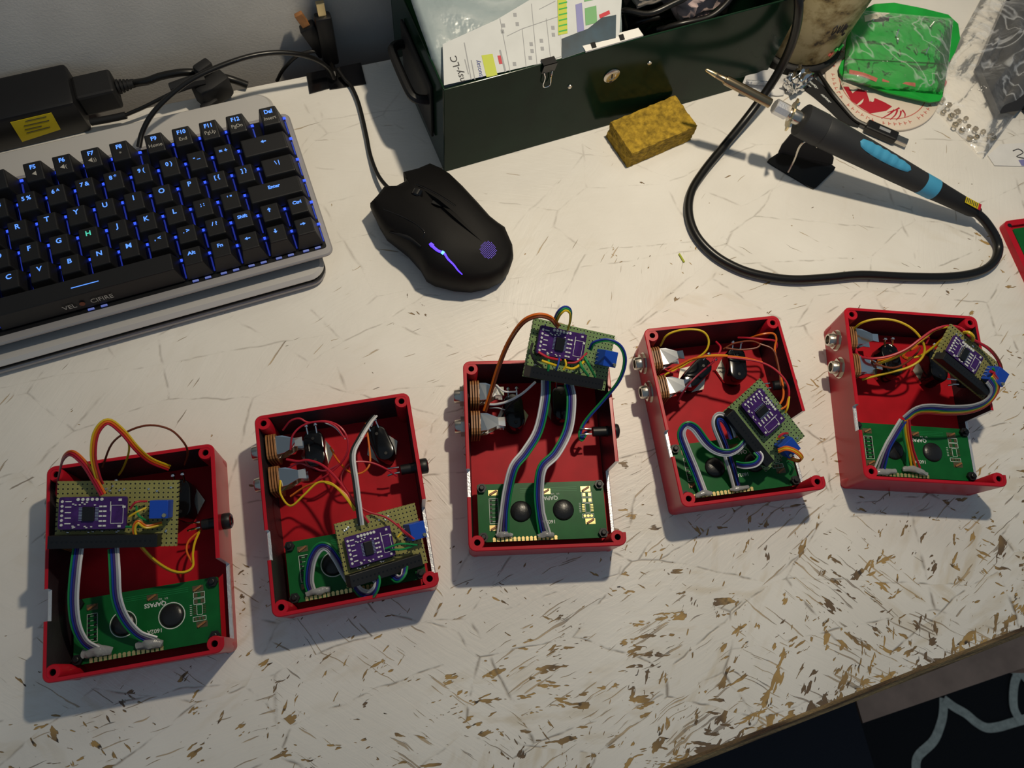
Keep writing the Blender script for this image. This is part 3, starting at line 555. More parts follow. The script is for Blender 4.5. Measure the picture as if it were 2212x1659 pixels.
def perfboard(tl, tr, bl, label, col='perf', mv=.475):
    ex = tr - tl; ey = tl - bl; Wd, Hd = ex.length, (ey - ex.normalized() * ey.dot(ex.normalized())).length; s = Wd / .064
    ex_, ey_ = ex.normalized(), (ey - ex.normalized() * ey.dot(ex.normalized())).normalized(); org = (tl + tr) / 2 - ey_ * Hd / 2
    t = thing('circuit_board', label, 'circuit board', mtx=frame_mtx(org, ex, ey), group='loose circuit boards with wires')
    n1, n2 = round(Wd / .00254), round(Hd / .00254); o = []
    def side(a, b, n):
        a = Vector(a); b = Vector(b); dd = (b - a) / n; nn = Vector((-dd.y, dd.x)).normalized()
        for k in range(n):
            for f, q in ((0, 0), (.35, 0), (.5, .0005), (.65, 0)): p = a + dd * (k + f) + nn * q; o.append((p.x, p.y))
    x, y = Wd / 2, Hd / 2; side((-x, -y), (x, -y), n1); side((x, -y), (x, y), n2); side((x, y), (-x, y), n1); side((-x, y), (-x, -y), n2)
    MB().prism(o, -.0016, 0).build('perfboard', col, t)
    fx = lambda f: (-.5 + f) * Wd; fy = lambda f: (.5 - f) * Hd
    # sensor module
    mw, mh = .55 * Wd, .48 * Hd; mc = (fx(.325), fy(mv))
    mo = MB().prism(rrect(mw, mh, .0012, 3), 0, .0016).build('converter_module', 'purple', t, loc=(mc[0], mc[1], .0028)); tag(mo, 'purple module board')
    ch = MB().box((-.002 * s, -.0005, .0022), (.0062 * s, .0078, .0014), bev=.0003).build('chip', 'black', mo)
    pn = MB()
    for k in range(9):
        for sx in (-1, 1): pn.box((-.002 * s + sx * .0042 * s, -.0038 + k * .00082, .0018), (.0018 * s, .00035, .0003))
    tag(pn.build('chip_pin', 'chrome', mo), kind='stuff')
    pd = MB(); rnd = random.Random(7)
    for k in range(6): pd.lathe([(.0009, .0016), (.0008, .0021), (.0004, .0022)], (-mw * .22 + k * .00245 * s, mh * .42, 0), (0, 0, 1), 10)
    for k in range(6): pd.lathe([(.0008, .0016), (.0007, .0020)], (-mw * .45, mh * .36 - k * mh * .145, 0), (0, 0, 1), 8)
    for k in range(10): pd.box((mw * (.12 + .06 * (k % 2)), -mh * .40 + (k // 2) * mh * .15, .0018), (.0016 * s, .0009, .0005))
    for k in range(14): pd.box((-mw * .30 + rnd.random() * mw * .34, (-.46 + rnd.random() * .12) * mh if k % 2 else (.24 + rnd.random() * .1) * mh, .0019), (.0009, .0006, .0006))
    for p in ((.40, .40), (.40, -.42), (.46, .18)): pd.box((mw * p[0], mh * p[1], .0018), (.0016 * s, .0012, .0004))
    tag(pd.build('solder_pad', 'silk', mo), kind='stuff')
    sk = MB(); outline_rect(sk, mw * .36, -mh * .05, mw * .18, mh * .56, z=.0017)
    for k in range(5): sk.box((-mw * .36, mh * .36 - k * mh * .17, .0017), (mw * .09, .0006, .00006))
    sk.box((mw * .26, mh * .2, .0017), (.0004, mh * .3, .00006)); sk.build('silkscreen', 'silk', mo)
    # pin header, trimmer
    MB().box((fx(.435), fy(.895), .0038), (Wd * .88, Hd * .19, .0076), bev=.0003).build('pin_header', 'black', t)
    hd = MB()
    for k in range(int(Wd * .86 / .00254)): hd.box((fx(.01) + (k + .5) * .00254, fy(.895), .00765), (.0009, .0009, .0001))
    hd.build('header_socket', 'blackgloss', t)
    MB().box((fx(.325), fy(mv + .225), .0014), (mw * .9, .003, .0026)).build('pin_header', 'black', t)
    tr_ = MB().box((fx(.885), fy(.43), .0048), (.0098, .0098, .0092), bev=.0003).build('trimmer', 'blue', t)
    MB().lathe([(.0012, 0), (.0011, .0009)], (fx(.885) + .0032, fy(.43) - .0032, .0094), (0, 0, 1), 10).build('trimmer_screw', 'brass', tr_)
    for k in range(3): MB().tube([(fx(.885) - .0049, fy(.43) - .0025 + k * .0025, .003), (fx(.885) - .0062, fy(.43) - .0025 + k * .0025, .001)], .0003, 6, 0).build('trimmer_leg', 'chrome', tr_)
    jt = MB(); rnd = random.Random(int(Wd * 1e6))
    for k in range(16): jt.lathe([(.0009, 0), (.0006, .0006), (.0001, .0008)], (fx(.05 + rnd.random() * .9), fy(.75 + .03 * rnd.random()) if k % 2 else fy(.06 + .1 * rnd.random()), 0), (0, 0, 1), 8)
    tag(jt.build('solder_joint', 'chrome', t, True), kind='stuff')
    t['fx'] = Wd; return t
mm = lambda x, y, z: Vector((x, y, z)) / 1000
R5 = ['green', 'blue', 'purple', 'grey', 'white']
# --- board 1
b = perfboard(mm(-178, 160, 52), mm(-116, 142, 50), mm(-188, 126, 43), 'olive board lying flat over the leftmost enclosure, with purple module and blue trimmer')
ribbon(b, 1, ['dred', 'red', 'orange'], [(488, 505, .0545), (440, 420, .058), (380, 325, .063), (310, 265, .064), (262, 290, .058), (240, 360, .045), (222, 460, .030), (215, 570, .022)], side=(10, -6))
ribbon(b, 1, ['yellow', 'orange', 'red'], [(475, 440, .0545), (455, 390, .060), (432, 280, .068), (448, 150, .075), (515, 82, .077), (600, 140, .070), (680, 235, .060), (760, 305, .045), (870, 350, .030)], side=(10, 0))
wire(b, 1, 'yellow', [(520, 82, .075), (590, 130, .07), (635, 200, .056), (635, 270, .044), (605, 350, .030), (580, 390, .02)])
wire(b, 1, 'brown', [(485, 345, .03), (540, 210, .05), (640, 135, .06), (760, 103, .063), (880, 130, .06), (960, 210, .05), (977, 270, .036), (960, 330, .022)])
ribbon(b, 1, ['orange', 'yellow'], [(830, 670, .0475), (740, 690, .050), (690, 662, .053), (668, 710, .051), (700, 790, .046), (780, 880, .036), (880, 943, .028), (960, 953, .025), (1008, 920, .023), (1008, 850, .022), (1020, 780, .020), (1050, 710, .019)], side=(0, 8))
wire(b, 1, 'orange', [(1005, 900, .022), (972, 830, .021), (985, 770, .020), (1045, 715, .019)])
wire(b, 1, 'red', [(645, 585, .0525), (680, 548, .0545), (742, 543, .0505)]); wire(b, 1, 'yellow', [(640, 632, .052), (690, 602, .053), (740, 580, .0505)])
wire(b, 1, 'green', [(680, 570, .0505), (695, 625, .053), (752, 662, .0475)]); wire(b, 1, 'green', [(620, 690, .049), (700, 690, .050), (770, 672, .047)])
ribbon(b, 1, R5, [(345, 815, .044), (330, 920, .044), (316, 1100, .037), (330, 1250, .029), (375, 1350, .022), (440, 1400, .0165)], side=(10, 0), fan=.4)
ribbon(b, 1, R5, [(548, 815, .044), (556, 950, .044), (566, 1100, .037), (612, 1220, .028), (690, 1310, .021), (785, 1352, .0165)], side=(10, 0), fan=.4)
glue(b, 1, [(370, 1425, .0155), (440, 1410, .0165), (540, 1410, .0155)], .0034); glue(b, 1, [(680, 1385, .0155), (760, 1362, .0165), (830, 1365, .0155)], .0032)
# --- board 2
b = perfboard(P(722, 1132, .046), P(896, 1086, .026), P(757, 1268, .036), 'olive board tipped down inside the second enclosure, grey flat cable leaving its top')
ribbon(b, 2, ['black', 'grey', 'white'], [(798, 965, .043), (785, 860, .047), (762, 680, .050), (742, 500, .050), (790, 390, .044), (850, 290, .034), (890, 240, .026)], side=(10, 0))
wire(b, 2, 'white', [(800, 385, .044), (850, 310, .036), (876, 270, .03), (865, 310, .026)])
wire(b, 2, 'yellow', [(262, 670, .028), (265, 760, .033), (330, 838, .038), (420, 765, .041), (500, 690, .043), (560, 678, .044), (620, 700, .045), (700, 780, .044), (762, 860, .042)])
wire(b, 2, 'yellow', [(560, 682, .044), (630, 712, .045), (705, 795, .044), (755, 870, .042)])
wire(b, 2, 'orange', [(330, 775, .026), (420, 715, .031), (520, 682, .040), (600, 690, .043), (700, 765, .043), (775, 880, .041)])
wire(b, 2, 'red', [(280, 335, .028), (330, 275, .035), (390, 258, .038), (450, 285, .038), (560, 275, .040), (655, 310, .041), (708, 390, .039), (708, 480, .035), (660, 560, .030), (570, 635, .026), (505, 672, .022)])
wire(b, 2, 'red', [(330, 465, .028), (345, 370, .034), (420, 300, .037), (540, 278, .041), (630, 310, .042), (690, 390, .040)]); wire(b, 2, 'white', [(560, 285, .039), (630, 320, .040), (695, 395, .038)], .0005)
wire(b, 2, 'red', [(305, 530, .028), (380, 542, .031), (450, 536, .034), (545, 570, .038), (640, 660, .041), (740, 800, .043), (850, 950, .040)], .0008)
wire(b, 2, 'dred', [(310, 590, .026), (390, 555, .03), (480, 585, .03), (560, 605, .029), (660, 560, .027)])
wire(b, 2, 'red', [(1035, 640, .0215), (960, 590, .027), (860, 550, .031), (750, 548, .034), (688, 595, .034), (668, 670, .036), (715, 755, .040), (820, 865, .040), (960, 912, .038), (1060, 985, .037), (1150, 1058, .033)])
wire(b, 2, 'orange', [(595, 450, .022), (640, 530, .026), (720, 612, .030), (800, 620, .030), (856, 560, .030), (852, 440, .027), (830, 290, .024)])
wire(b, 2, 'green', [(960, 1122, .036), (1060, 1090, .037), (1170, 1098, .030)]); wire(b, 2, 'green', [(990, 1128, .034), (1080, 1125, .034), (1160, 1098, .029)]); wire(b, 2, 'yellow', [(1040, 1048, .036), (1068, 1015, .036)]); wire(b, 2, 'red', [(1040, 955, .037), (1080, 1010, .036), (1140, 1055, .032)])
ribbon(b, 2, ['green', 'blue', 'purple', 'grey', 'white'], [(470, 1415, .0155), (450, 1330, .020), (468, 1200, .027), (520, 1115, .032), (580, 1115, .033), (640, 1190, .029), (690, 1280, .024), (740, 1360, .021)], side=(12, 0))
ribbon(b, 2, ['green', 'blue', 'purple', 'white', 'white'], [(760, 1370, .020), (800, 1415, .024), (855, 1428, .030), (895, 1390, .036), (905, 1330, .036), (870, 1290, .032)], side=(0, -12))
ribbon(b, 2, ['green', 'blue', 'purple', 'white'], [(1000, 1290, .027), (1040, 1325, .033), (1078, 1300, .036), (1090, 1250, .033)], side=(6, -10))
glue(b, 2, [(430, 1425, .0155), (500, 1405, .0165), (590, 1390, .0155)], .0022)
# --- board 3
k3 = lambda v: CAM + (v - CAM) * .985
b = perfboard(k3(mm(105, 173, 70)), k3(mm(158, 158, 42)), k3(mm(88, 144, 57)), 'green perforated board propped above the back wall of the middle enclosure', 'perfgreen', .34)
ribbon(b, 3, ['brown', 'orange'], [(705, 188, .078), (650, 132, .084), (570, 120, .086), (480, 165, .080), (395, 290, .064), (330, 450, .046), (285, 600, .031), (250, 710, .022)], side=(8, -8), pitch=.0016)
ribbon(b, 3, ['blue', 'green', 'yellow'], [(685, 152, .078), (708, 105, .088), (745, 76, .091), (778, 95, .088), (778, 150, .080), (765, 200, .070)], side=(6, 8))
ribbon(b, 3, ['green', 'blue'], [(900, 330, .060), (925, 288, .066), (1010, 271, .070), (1088, 310, .068), (1116, 400, .060), (1080, 520, .047), (985, 640, .033), (880, 760, .024), (838, 840, .020), (848, 888, .018), (880, 840, .018)], side=(-8, -4))
wire(b, 3, 'white', [(562, 530, .048), (480, 602, .040), (390, 650, .032), (320, 668, .027), (268, 668, .024)], .0008); wire(b, 3, 'white', [(320, 548, .028), (370, 588, .031), (450, 590, .034)]); wire(b, 3, 'grey', [(280, 690, .022), (330, 690, .026), (375, 702, .024)], .0005)
wire(b, 3, 'black', [(560, 530, .048), (470, 620, .036), (390, 690, .026), (340, 780, .016)])
ribbon(b, 3, ['white', 'grey', 'purple', 'blue', 'green'], [(628, 520, .052), (622, 640, .048), (580, 830, .040), (500, 965, .037), (430, 1055, .036), (393, 1190, .029), (372, 1330, .022), (362, 1478, .0155)], side=(12, 0), fan=.5)
ribbon(b, 3, ['green', 'blue', 'purple', 'grey', 'white'], [(768, 540, .046), (785, 640, .044), (765, 820, .039), (690, 970, .037), (605, 1060, .036), (583, 1200, .029), (592, 1340, .022), (622, 1478, .0155)], side=(12, 0), fan=.5)
wire(b, 3, 'yellow', [(748, 440, .062), (800, 446, .060), (868, 402, .059)], .0008); wire(b, 3, 'yellow', [(602, 398, .070), (640, 412, .070), (690, 428, .066)], .0008); wire(b, 3, 'yellow', [(745, 390, .064), (752, 425, .064), (735, 455, .062)])
wire(b, 3, 'red', [(760, 412, .061), (820, 405, .061), (880, 352, .060)]); wire(b, 3, 'red', [(580, 345, .072), (640, 378, .071), (720, 395, .066)], .0008); wire(b, 3, 'green', [(860, 365, .060), (890, 420, .060), (932, 497, .050)], .0008); wire(b, 3, 'green', [(838, 402, .060), (850, 440, .060), (890, 492, .053)], .0008)
wire(b, 3, 'black', [(545, 290, .074), (535, 340, .075), (560, 400, .073), (602, 432, .068)], .0008); wire(b, 3, 'blue', [(712, 380, .068), (700, 430, .067), (690, 455, .064)]); wire(b, 3, 'green', [(640, 365, .070), (645, 420, .069), (640, 460, .066)], .0008)
glue(b, 3, [(320, 1480, .0155), (360, 1470, .0165), (420, 1478, .0155)], .0019); glue(b, 3, [(580, 1482, .0155), (630, 1470, .0165), (680, 1475, .0155)], .0019)
# --- board 4
b = perfboard(P(1643, 818, .050), P(1739, 942, .030), P(1566, 909, .040), 'pale green board standing tilted in the fourth enclosure, striped ribbons curling from it', 'perfgreen', .38)
wire(b, 4, 'yellow', [(300, 300, .028), (345, 225, .038), (430, 188, .042), (540, 178, .045), (620, 197, .045), (658, 250, .043), (650, 320, .040), (595, 378, .036), (480, 432, .030), (400, 480, .026), (330, 520, .023)], .0007)
wire(b, 4, 'orange', [(350, 492, .026), (450, 442, .031), (540, 398, .036), (660, 380, .041), (800, 379, .044), (940, 395, .046), (1060, 424, .047)], .0007); wire(b, 4, 'yellow', [(340, 512, .026), (450, 462, .030), (540, 408, .035), (660, 374, .041), (800, 372, .044)], .0006)
wire(b, 4, 'red', [(800, 386, .044), (940, 402, .046), (1060, 428, .047), (1160, 482, .047), (1238, 570, .046), (1260, 660, .044), (1232, 790, .038)], .0007)
wire(b, 4, 'red', [(880, 240, .026), (960, 242, .033), (1060, 252, .036), (1150, 262, .035), (1168, 300, .033), (1150, 340, .030)], .0007)
wire(b, 4, 'orange', [(965, 245, .028), (1050, 216, .036), (1138, 208, .037), (1165, 250, .036), (1153, 330, .034), (1182, 470, .036), (1214, 600, .040), (1215, 690, .040), (1180, 752, .040)], .0007)
wire(b, 4, 'brown', [(770, 325, .026), (850, 283, .031), (970, 265, .033), (1040, 288, .034), (1010, 318, .033), (890, 330, .031), (790, 318, .028)]); wire(b, 4, 'brown', [(1040, 285, .034), (1140, 330, .036), (1180, 450, .038), (1200, 600, .038)])
wire(b, 4, 'red', [(715, 270, .024), (748, 310, .028), (735, 360, .028), (690, 415, .026)], .0007); wire(b, 4, 'dred', [(700, 418, .026), (600, 500, .033), (520, 578, .033), (462, 660, .027), (432, 715, .022)])
wire(b, 4, 'red', [(330, 475, .026), (390, 500, .028), (440, 470, .030)]); wire(b, 4, 'red', [(300, 520, .022), (380, 490, .026), (430, 490, .028)])
ribbon(b, 4, ['green', 'blue', 'purple', 'white', 'white'], [(620, 1400, .0155), (560, 1240, .022), (490, 1070, .034), (455, 960, .042), (490, 895, .046), (555, 915, .045), (640, 1025, .039), (720, 1085, .036), (810, 1100, .036), (890, 1060, .036), (935, 990, .037), (905, 930, .037)], side=(14, -5))
ribbon(b, 4, ['grey', 'white', 'black', 'blue', 'purple'], [(865, 1350, .0155), (830, 1220, .022), (770, 1040, .033), (715, 900, .043), (722, 835, .046), (770, 840, .044), (815, 910, .039), (840, 990, .036)], side=(12, -5), pitch=.0012)
ribbon(b, 4, ['green', 'blue', 'purple', 'white'], [(1010, 1085, .036), (1045, 1130, .036), (1010, 1180, .034), (930, 1195, .031), (870, 1185, .027)], side=(12, -4), pitch=.0012)
ribbon(b, 4, ['orange', 'yellow', 'orange'], [(1180, 1085, .036), (1240, 1066, .040), (1310, 1090, .040), (1355, 1135, .038), (1330, 1160, .034), (1255, 1135, .031)], side=(0, -8), pitch=.0011)
wire(b, 4, 'red', [(1180, 985, .042), (1210, 960, .043), (1248, 955, .037)], .0008); wire(b, 4, 'yellow', [(1170, 996, .041), (1218, 985, .038)], .0008); wire(b, 4, 'green', [(1250, 1170, .03), (1290, 1210, .028), (1270, 1260, .022)], .001)
wire(b, 4, 'yellow', [(1232, 800, .040), (1250, 760, .043), (1262, 680, .044)]); wire(b, 4, 'orange', [(1200, 775, .042), (1240, 745, .043), (1255, 690, .043)])
glue(b, 4, [(560, 1425, .0155), (620, 1400, .0165), (680, 1400, .0155)], .0019); glue(b, 4, [(820, 1375, .0150), (880, 1365, .016), (960, 1355, .015)], .0015)
# --- board 5
b = perfboard(P(2056, 700, .068), P(2164, 790, .047), P(2053, 806, .054), 'olive board leaning over the right wall of the rightmost enclosure with a blue trimmer', 'perf')
wire(b, 5, 'yellow', [(370, 260, .027), (440, 206, .037), (560, 178, .042), (700, 190, .045), (820, 245, .046), (900, 330, .044), (928, 420, .040), (890, 500, .036), (790, 558, .032), (660, 593, .027), (540, 622, .022), (440, 650, .018)], .0008)
wire(b, 5, 'red', [(390, 400, .022), (410, 458, .025), (500, 485, .031), (640, 470, .036), (780, 415, .041), (900, 330, .046), (1000, 262, .051), (1110, 232, .056), (1215, 252, .062), (1300, 330, .063), (1420, 405, .060), (1500, 500, .056), (1532, 625, .050)], .0009)
wire(b, 5, 'yellow', [(572, 525, .028), (700, 475, .034), (820, 400, .041), (920, 330, .046), (1010, 262, .050), (1110, 236, .056)], .0009); wire(b, 5, 'orange', [(560, 500, .028), (690, 470, .034), (830, 385, .042), (930, 318, .047)], .0007)
wire(b, 5, 'yellow', [(800, 482, .028), (900, 462, .032), (1000, 392, .040), (1060, 340, .046), (1125, 305, .052)], .0008); wire(b, 5, 'brown', [(490, 480, .026), (560, 530, .030), (680, 558, .031), (780, 520, .031), (860, 450, .029), (892, 400, .026)], .0007)
wire(b, 5, 'orange', [(800, 488, .024), (762, 470, .026), (775, 430, .028), (830, 410, .028), (870, 385, .026)], .0012); wire(b, 5, 'red', [(860, 360, .026), (900, 340, .032), (960, 320, .03), (940, 370, .026)], .0007)
wire(b, 5, 'yellow', [(1235, 282, .063), (1270, 282, .067), (1305, 312, .066), (1305, 345, .062)], .0011); wire(b, 5, 'brown', [(1300, 335, .061), (1440, 412, .060), (1522, 530, .055), (1530, 640, .048)], .0007)
wire(b, 5, 'green', [(1460, 560, .056), (1490, 620, .053), (1480, 650, .051)], .0008); wire(b, 5, 'red', [(1470, 600, .055), (1440, 585, .056)], .001)
RB = ['grey', 'grey', 'purple', 'blue', 'green', 'yellow', 'orange', 'red']
ribbon(b, 5, RB, [(1440, 640, .056), (1475, 700, .052), (1460, 770, .047), (1390, 840, .043), (1270, 880, .041), (1110, 888, .042), (960, 878, .042), (860, 895, .041), (775, 960, .037)], side=(10, -6), pitch=.00115)
ribbon(b, 5, ['white', 'grey', 'purple', 'blue'], [(760, 965, .037), (690, 1080, .030), (630, 1190, .024), (575, 1350, .0155)], side=(10, 4), pitch=.0013, fan=.7)
ribbon(b, 5, ['green', 'yellow', 'orange', 'red'], [(780, 965, .037), (790, 1080, .030), (815, 1210, .022), (845, 1350, .0155)], side=(10, 0), pitch=.0015, fan=.9)
glue(b, 5, [(520, 1375, .015), (600, 1365, .016), (700, 1362, .015)], .0022); glue(b, 5, [(760, 1345, .016), (860, 1350, .0165), (950, 1390, .0155)], .0022)

# ================================================================== LAPTOP AND KEYBOARD
KA = math.radians(2.0)
lap = thing('laptop', 'closed silver laptop lying under the backlit keyboard', 'laptop', (-.0066, .2666, 0), KA)
LPW, LPD = .325, .160
def slab_round(w, d, r, z0, z1, bev, mb=None):
    mb = mb or MB(); o0 = rrect(w - 2 * bev, d - 2 * bev, max(r - bev, .001), 8, -w / 2, d / 2); o1 = rrect(w, d, r, 8, -w / 2, d / 2); n = len(o0)
    lay = [(o0, z0), (o1, z0 + bev), (o1, z1 - bev), (o0, z1)]
    mb.add([(x, y, z) for o, z in lay for x, y in o], [(k * n + i, k * n + (i + 1) % n, (k + 1) * n + (i + 1) % n, (k + 1) * n + i) for k in range(3) for i in range(n)] + [tuple(range(n - 1, -1, -1)), tuple(range(3 * n, 4 * n))]); return mb
slab_round(LPW, LPD, .012, .0012, .0078, .0022).build('base', 'silver', lap, True)
slab_round(LPW - .003, LPD - .002, .011, .0078, .0094, .0002).build('seam_gasket', 'blackmat', lap)
slab_round(LPW, LPD + .001, .012, .0094, .0150, .0024).build('lid', 'silverlt', lap, True)
for x in (-.03, -LPW + .03):
    for y in (.02, LPD - .02): MB().lathe([(.005, 0), (.005, .0013)], (x, y, 0), (0, 0, 1), 14).build('foot', 'blackmat', lap)

U = .0182
kb = thing('keyboard', 'black mechanical keyboard with glowing blue legends on a silver frame', 'keyboard', (-.0124, .2893, .015), KA)
kx0, kx1, ky0, ky1 = -14.5 * U - .004, .5 * U + .0042, -.5 * U - .0068, 5.5 * U + .0045
kw, kd = kx1 - kx0, ky1 - ky0
def kslab(w, d, r, z0, z1, bev, name, m, dx=0, dy=0):
    o = slab_round(w, d, r, z0, z1, bev); o.v = [Vector((v.x + kx1 + dx, v.y + ky0 + dy, v.z)) for v in o.v]; return o.build(name, m, kb, True)
kslab(kw - .006, kd - .010, .006, 0, .0090, .001, 'lower_case', 'blackmat', -.003, .005)
kslab(kw, kd, .0055, .0090, .0118, .0008, 'frame', 'silver')
kslab(kw - .0075, kd - .0085, .002, .0112, .0122, .0001, 'switch_plate', 'black', -.0035, .0052)
rows = [ # row index from the front, keys as (legend, second legend, width in key units)
 (0, [('Ctrl', '', 1.25), ('Win', '', 1.25), ('Alt', '', 1.25), ('__', '', 6.25), ('Alt', '', 1), ('Fn', '', 1), ('\u2190', '', 1), ('\u2193', '', 1), ('\u2192', '', 1)]),
 (1, [('Shift', '', 2)] + [(c, '', 1) for c in 'ZXCVBNM'] + [(', <', '', 1), ('. >', '', 1), ('/ ?', '', 1), ('Shift', '', 1), ('\u2191', '', 1), ('Ctrl', '', 1)]),
 (2, [('Caps', '', 1.75)] + [(c, '', 1) for c in 'ASDFGHJKL'] + [('; :', '', 1), ("' \"", '', 1), ('Enter', '', 2.25)]),
 (3, [('Tab', '', 1.5)] + [(c, '', 1) for c in 'QWERTYUIOP'] + [('[ {', '', 1), ('] }', '', 1), ('\\ |', '', 1.5)]),
 (4, [('` ~', '', 1)] + [(a + ' ' + b, '', 1) for a, b in zip('1234567890-=', '!@#$%^&*()_+')] + [('\u2190', '', 2)]),
 (5, [('Esc', '', 1), None] + [('F%d' % k, '', 1) for k in range(1, 5)] + [None] + [('F5', '\u25c4', 1), ('F6', '\u25c4(', 1), ('F7', '\u25c4))', 1), ('F8', '*', 1)] + [None] + [('F9', 'Home', 1), ('F10', 'End', 1), ('F11', 'PgUp', 1), ('F12', 'PgDn', 1), None, ('Del', 'Insert', 1)])]
KZ0 = .0136; KTOP = {0: .0262, 1: .0240, 2: .0215, 3: .0212, 4: .0228, 5: .0272}; TILT = {0: .16, 1: .10, 2: .02, 3: -.03, 4: -.10, 5: -.16}
KC = {}
def keycap(wu, row):
    if (wu, row) in KC: return KC[wu, row]
    h = KTOP[row] - KZ0; w = wu * U - .0011; d = U - .0011; bm = bmesh.new(); bmesh.ops.create_cube(bm, size=1)
    for v in bm.verts:
        if v.co.z < 0: v.co = Vector((v.co.x * w, v.co.y * d, 0))
        else:
            y = v.co.y * (d - .0038) + .0008; v.co = Vector((v.co.x * (w - .0058), y, h + y * math.tan(-TILT[row])))
    bmesh.ops.bevel(bm, geom=[e for e in bm.edges], offset=.0008, segments=2, affect='EDGES', profile=.6)
    me = bpy.data.meshes.new('keycap'); bm.to_mesh(me); bm.free(); me.materials.append(MT['key']); KC[wu, row] = me; return me
LEDM = mk(lambda m: m.box((0, 0, 0), (.0034, .0016, .0012), bev=.0003), 'backlight', 'led'); GLOW = mk(lambda m: m.box((0, 0, 0), (.0009, .0105, .0010)), 'backlight', 'ledglow'); LEDF = mk(lambda m: m.box((0, 0, 0), (.0040, .0014, .0010), bev=.0003), 'backlight', 'ledfront')
def arrowmesh(a):
    m = MB(); m.T = Matrix.Rotation(a, 4, 'Z'); m.prism([(-.0018, -.0004), (.0001, -.0004), (.0001, -.0013), (.0019, 0), (.0001, .0013), (.0001, .0004), (-.0018, .0004)], 0, .00006); return m.mesh('arrow_legend', 'legend')
ARW = {'\u2192': arrowmesh(0), '\u2191': arrowmesh(math.pi / 2), '\u2190': arrowmesh(math.pi), '\u2193': arrowmesh(-math.pi / 2)}
BARM = mk(lambda m: m.box((0, 0, 0), (.0165, .0006, .0001)), 'bar_legend', 'legend')
for r, keys in rows:
    x = -14.5 * U
    for kk in keys:
        if kk is None: x += .25 * U; continue
        t1, t2, wu = kk; cx = x + wu * U / 2; x += wu * U; zt = KTOP[r] - KZ0
        kc = obj('keycap', keycap(wu, r), kb, (cx, r * U, KZ0))
        tl = Matrix.Translation((0, .0008, zt + .0008 * math.tan(-TILT[r]) + .00012)) @ Matrix.Rotation(-TILT[r], 4, 'X')
        if t1 == '__':
            obj('bar_legend', BARM, kc, mtx=tl @ Matrix.Translation((0, -.0005, 0)))
            fr = math.atan2(zt, .0027); fm = Matrix.Translation((.0005, -.0082, zt * .46)) @ Matrix.Rotation(fr, 4, 'X') @ Matrix.Translation((0, 0, .00012))
            obj('logo_lettering', text_mesh('VEL', .0050, 'legendw'), kc, mtx=fm @ Matrix.Translation((-.0140, 0, 0)))
            ring = mk(lambda m: m.lathe([(.0017, 0), (.0017, .0001)], (0, 0, 0), (0, 0, 1), 16), 'logo_dot', 'w_brown'); obj('logo_dot', ring, kc, mtx=fm @ Matrix.Translation((-.0064, 0, 0)))
            obj('logo_lettering', text_mesh('CIFIRE', .0050, 'legendw'), kc, mtx=fm @ Matrix.Translation((.0055, 0, 0)))
        elif t1 in ARW: obj('arrow_legend', ARW[t1], kc, mtx=tl @ Matrix.Translation((-.0005 if wu < 1.5 else 0, .0020, 0)))
        else:
            sz = .0050 if len(t1) == 1 else (.0040 if len(t1) < 4 else .0036)
            obj('legend', text_mesh(t1, sz, 'legendg' if t1 == 'H' else 'legend', .00012), kc, mtx=tl @ Matrix.Translation((0, .0022 if r < 5 else .0030, 0)))
            if t2: obj('printed_legend', text_mesh(t2, .0036, 'legendw'), kc, mtx=tl @ Matrix.Translation((0, -.0020, 0)))
        obj('backlight', GLOW, kb, (cx + wu * U / 2, r * U - .0005, .0127)); obj('backlight', LEDM, kb, (cx + wu * U / 2 - .0005, r * U + .0078, .0130))  # thin strips in the key gaps glow in place of leaked switch light
for k in range(5):
    for dx in (-.004, .004): obj('backlight', LEDF, kb, ((-k) * U + dx, -.5 * U - .0004, .0128))
for dx in (-.004, .004): obj('backlight', LEDF, kb, (-7.6 * U + dx, -.5 * U - .0004, .0128))
# keyboard lead, rising over the laptop to the tape at the back edge
lead = [P(300, 318, .0300), P(308, 285, .034), P(330, 245, .040), P(375, 200, .046), P(430, 163, .050), P(520, 127, .050), P(590, 114, .046), P(650, 118, .038), P(690, 133, .026), P(712, 152, .012), P(722, 170, .005)]
MB().tube(lead, .0018, 10).build('lead', 'cord', kb, True, True)

# ================================================================== MOUSE
MSX = lambda pts: [(740 + x * .205, 340 + y * .205) for x, y in pts]
out = MSX([(560, 345), (670, 290), (660, 255), (705, 240), (640, 190), (800, 150), (935, 100), (1050, 165), (1150, 240), (1280, 380), (1440, 560), (1560, 690), (1640, 745), (1720, 790), (1790, 950), (1800, 1060), (1765, 1160), (1690, 1250), (1550, 1320), (1350, 1360), (1150, 1345), (960, 1300), (870, 1250), (810, 1140), (680, 990), (540, 880), (450, 810), (370, 680), (320, 570), (290, 515), (370, 430), (430, 350)])
out = [P(x, y, .016) for x, y in out]
spa, spb = P(740 + 760 * .205, 340 + 480 * .205, .016), P(740 + 1420 * .205, 340 + 1010 * .205, .016)
mo = thing('mouse', 'black gaming mouse with violet light strip and dotted glowing logo', 'mouse', (spa.lerp(spb, .5).x, spa.lerp(spb, .5).y, 0))
ax = (spb - spa); L2 = ax.length; axn = ax.normalized()
mb = MB(); ns = len(out); lay = [(.90, .0015, 0), (.97, .006, 0), (1.0, .015, 0), (.985, .020, 0), (.93, 0, .45), (.82, 0, .70), (.62, 0, .88), (.36, 0, .97), (.12, 0, 1.0)]
def mh(t): return .0255 + .0125 * math.sin(math.pi * min(max((t + .25) / 1.55, 0), 1)) 
vs = []
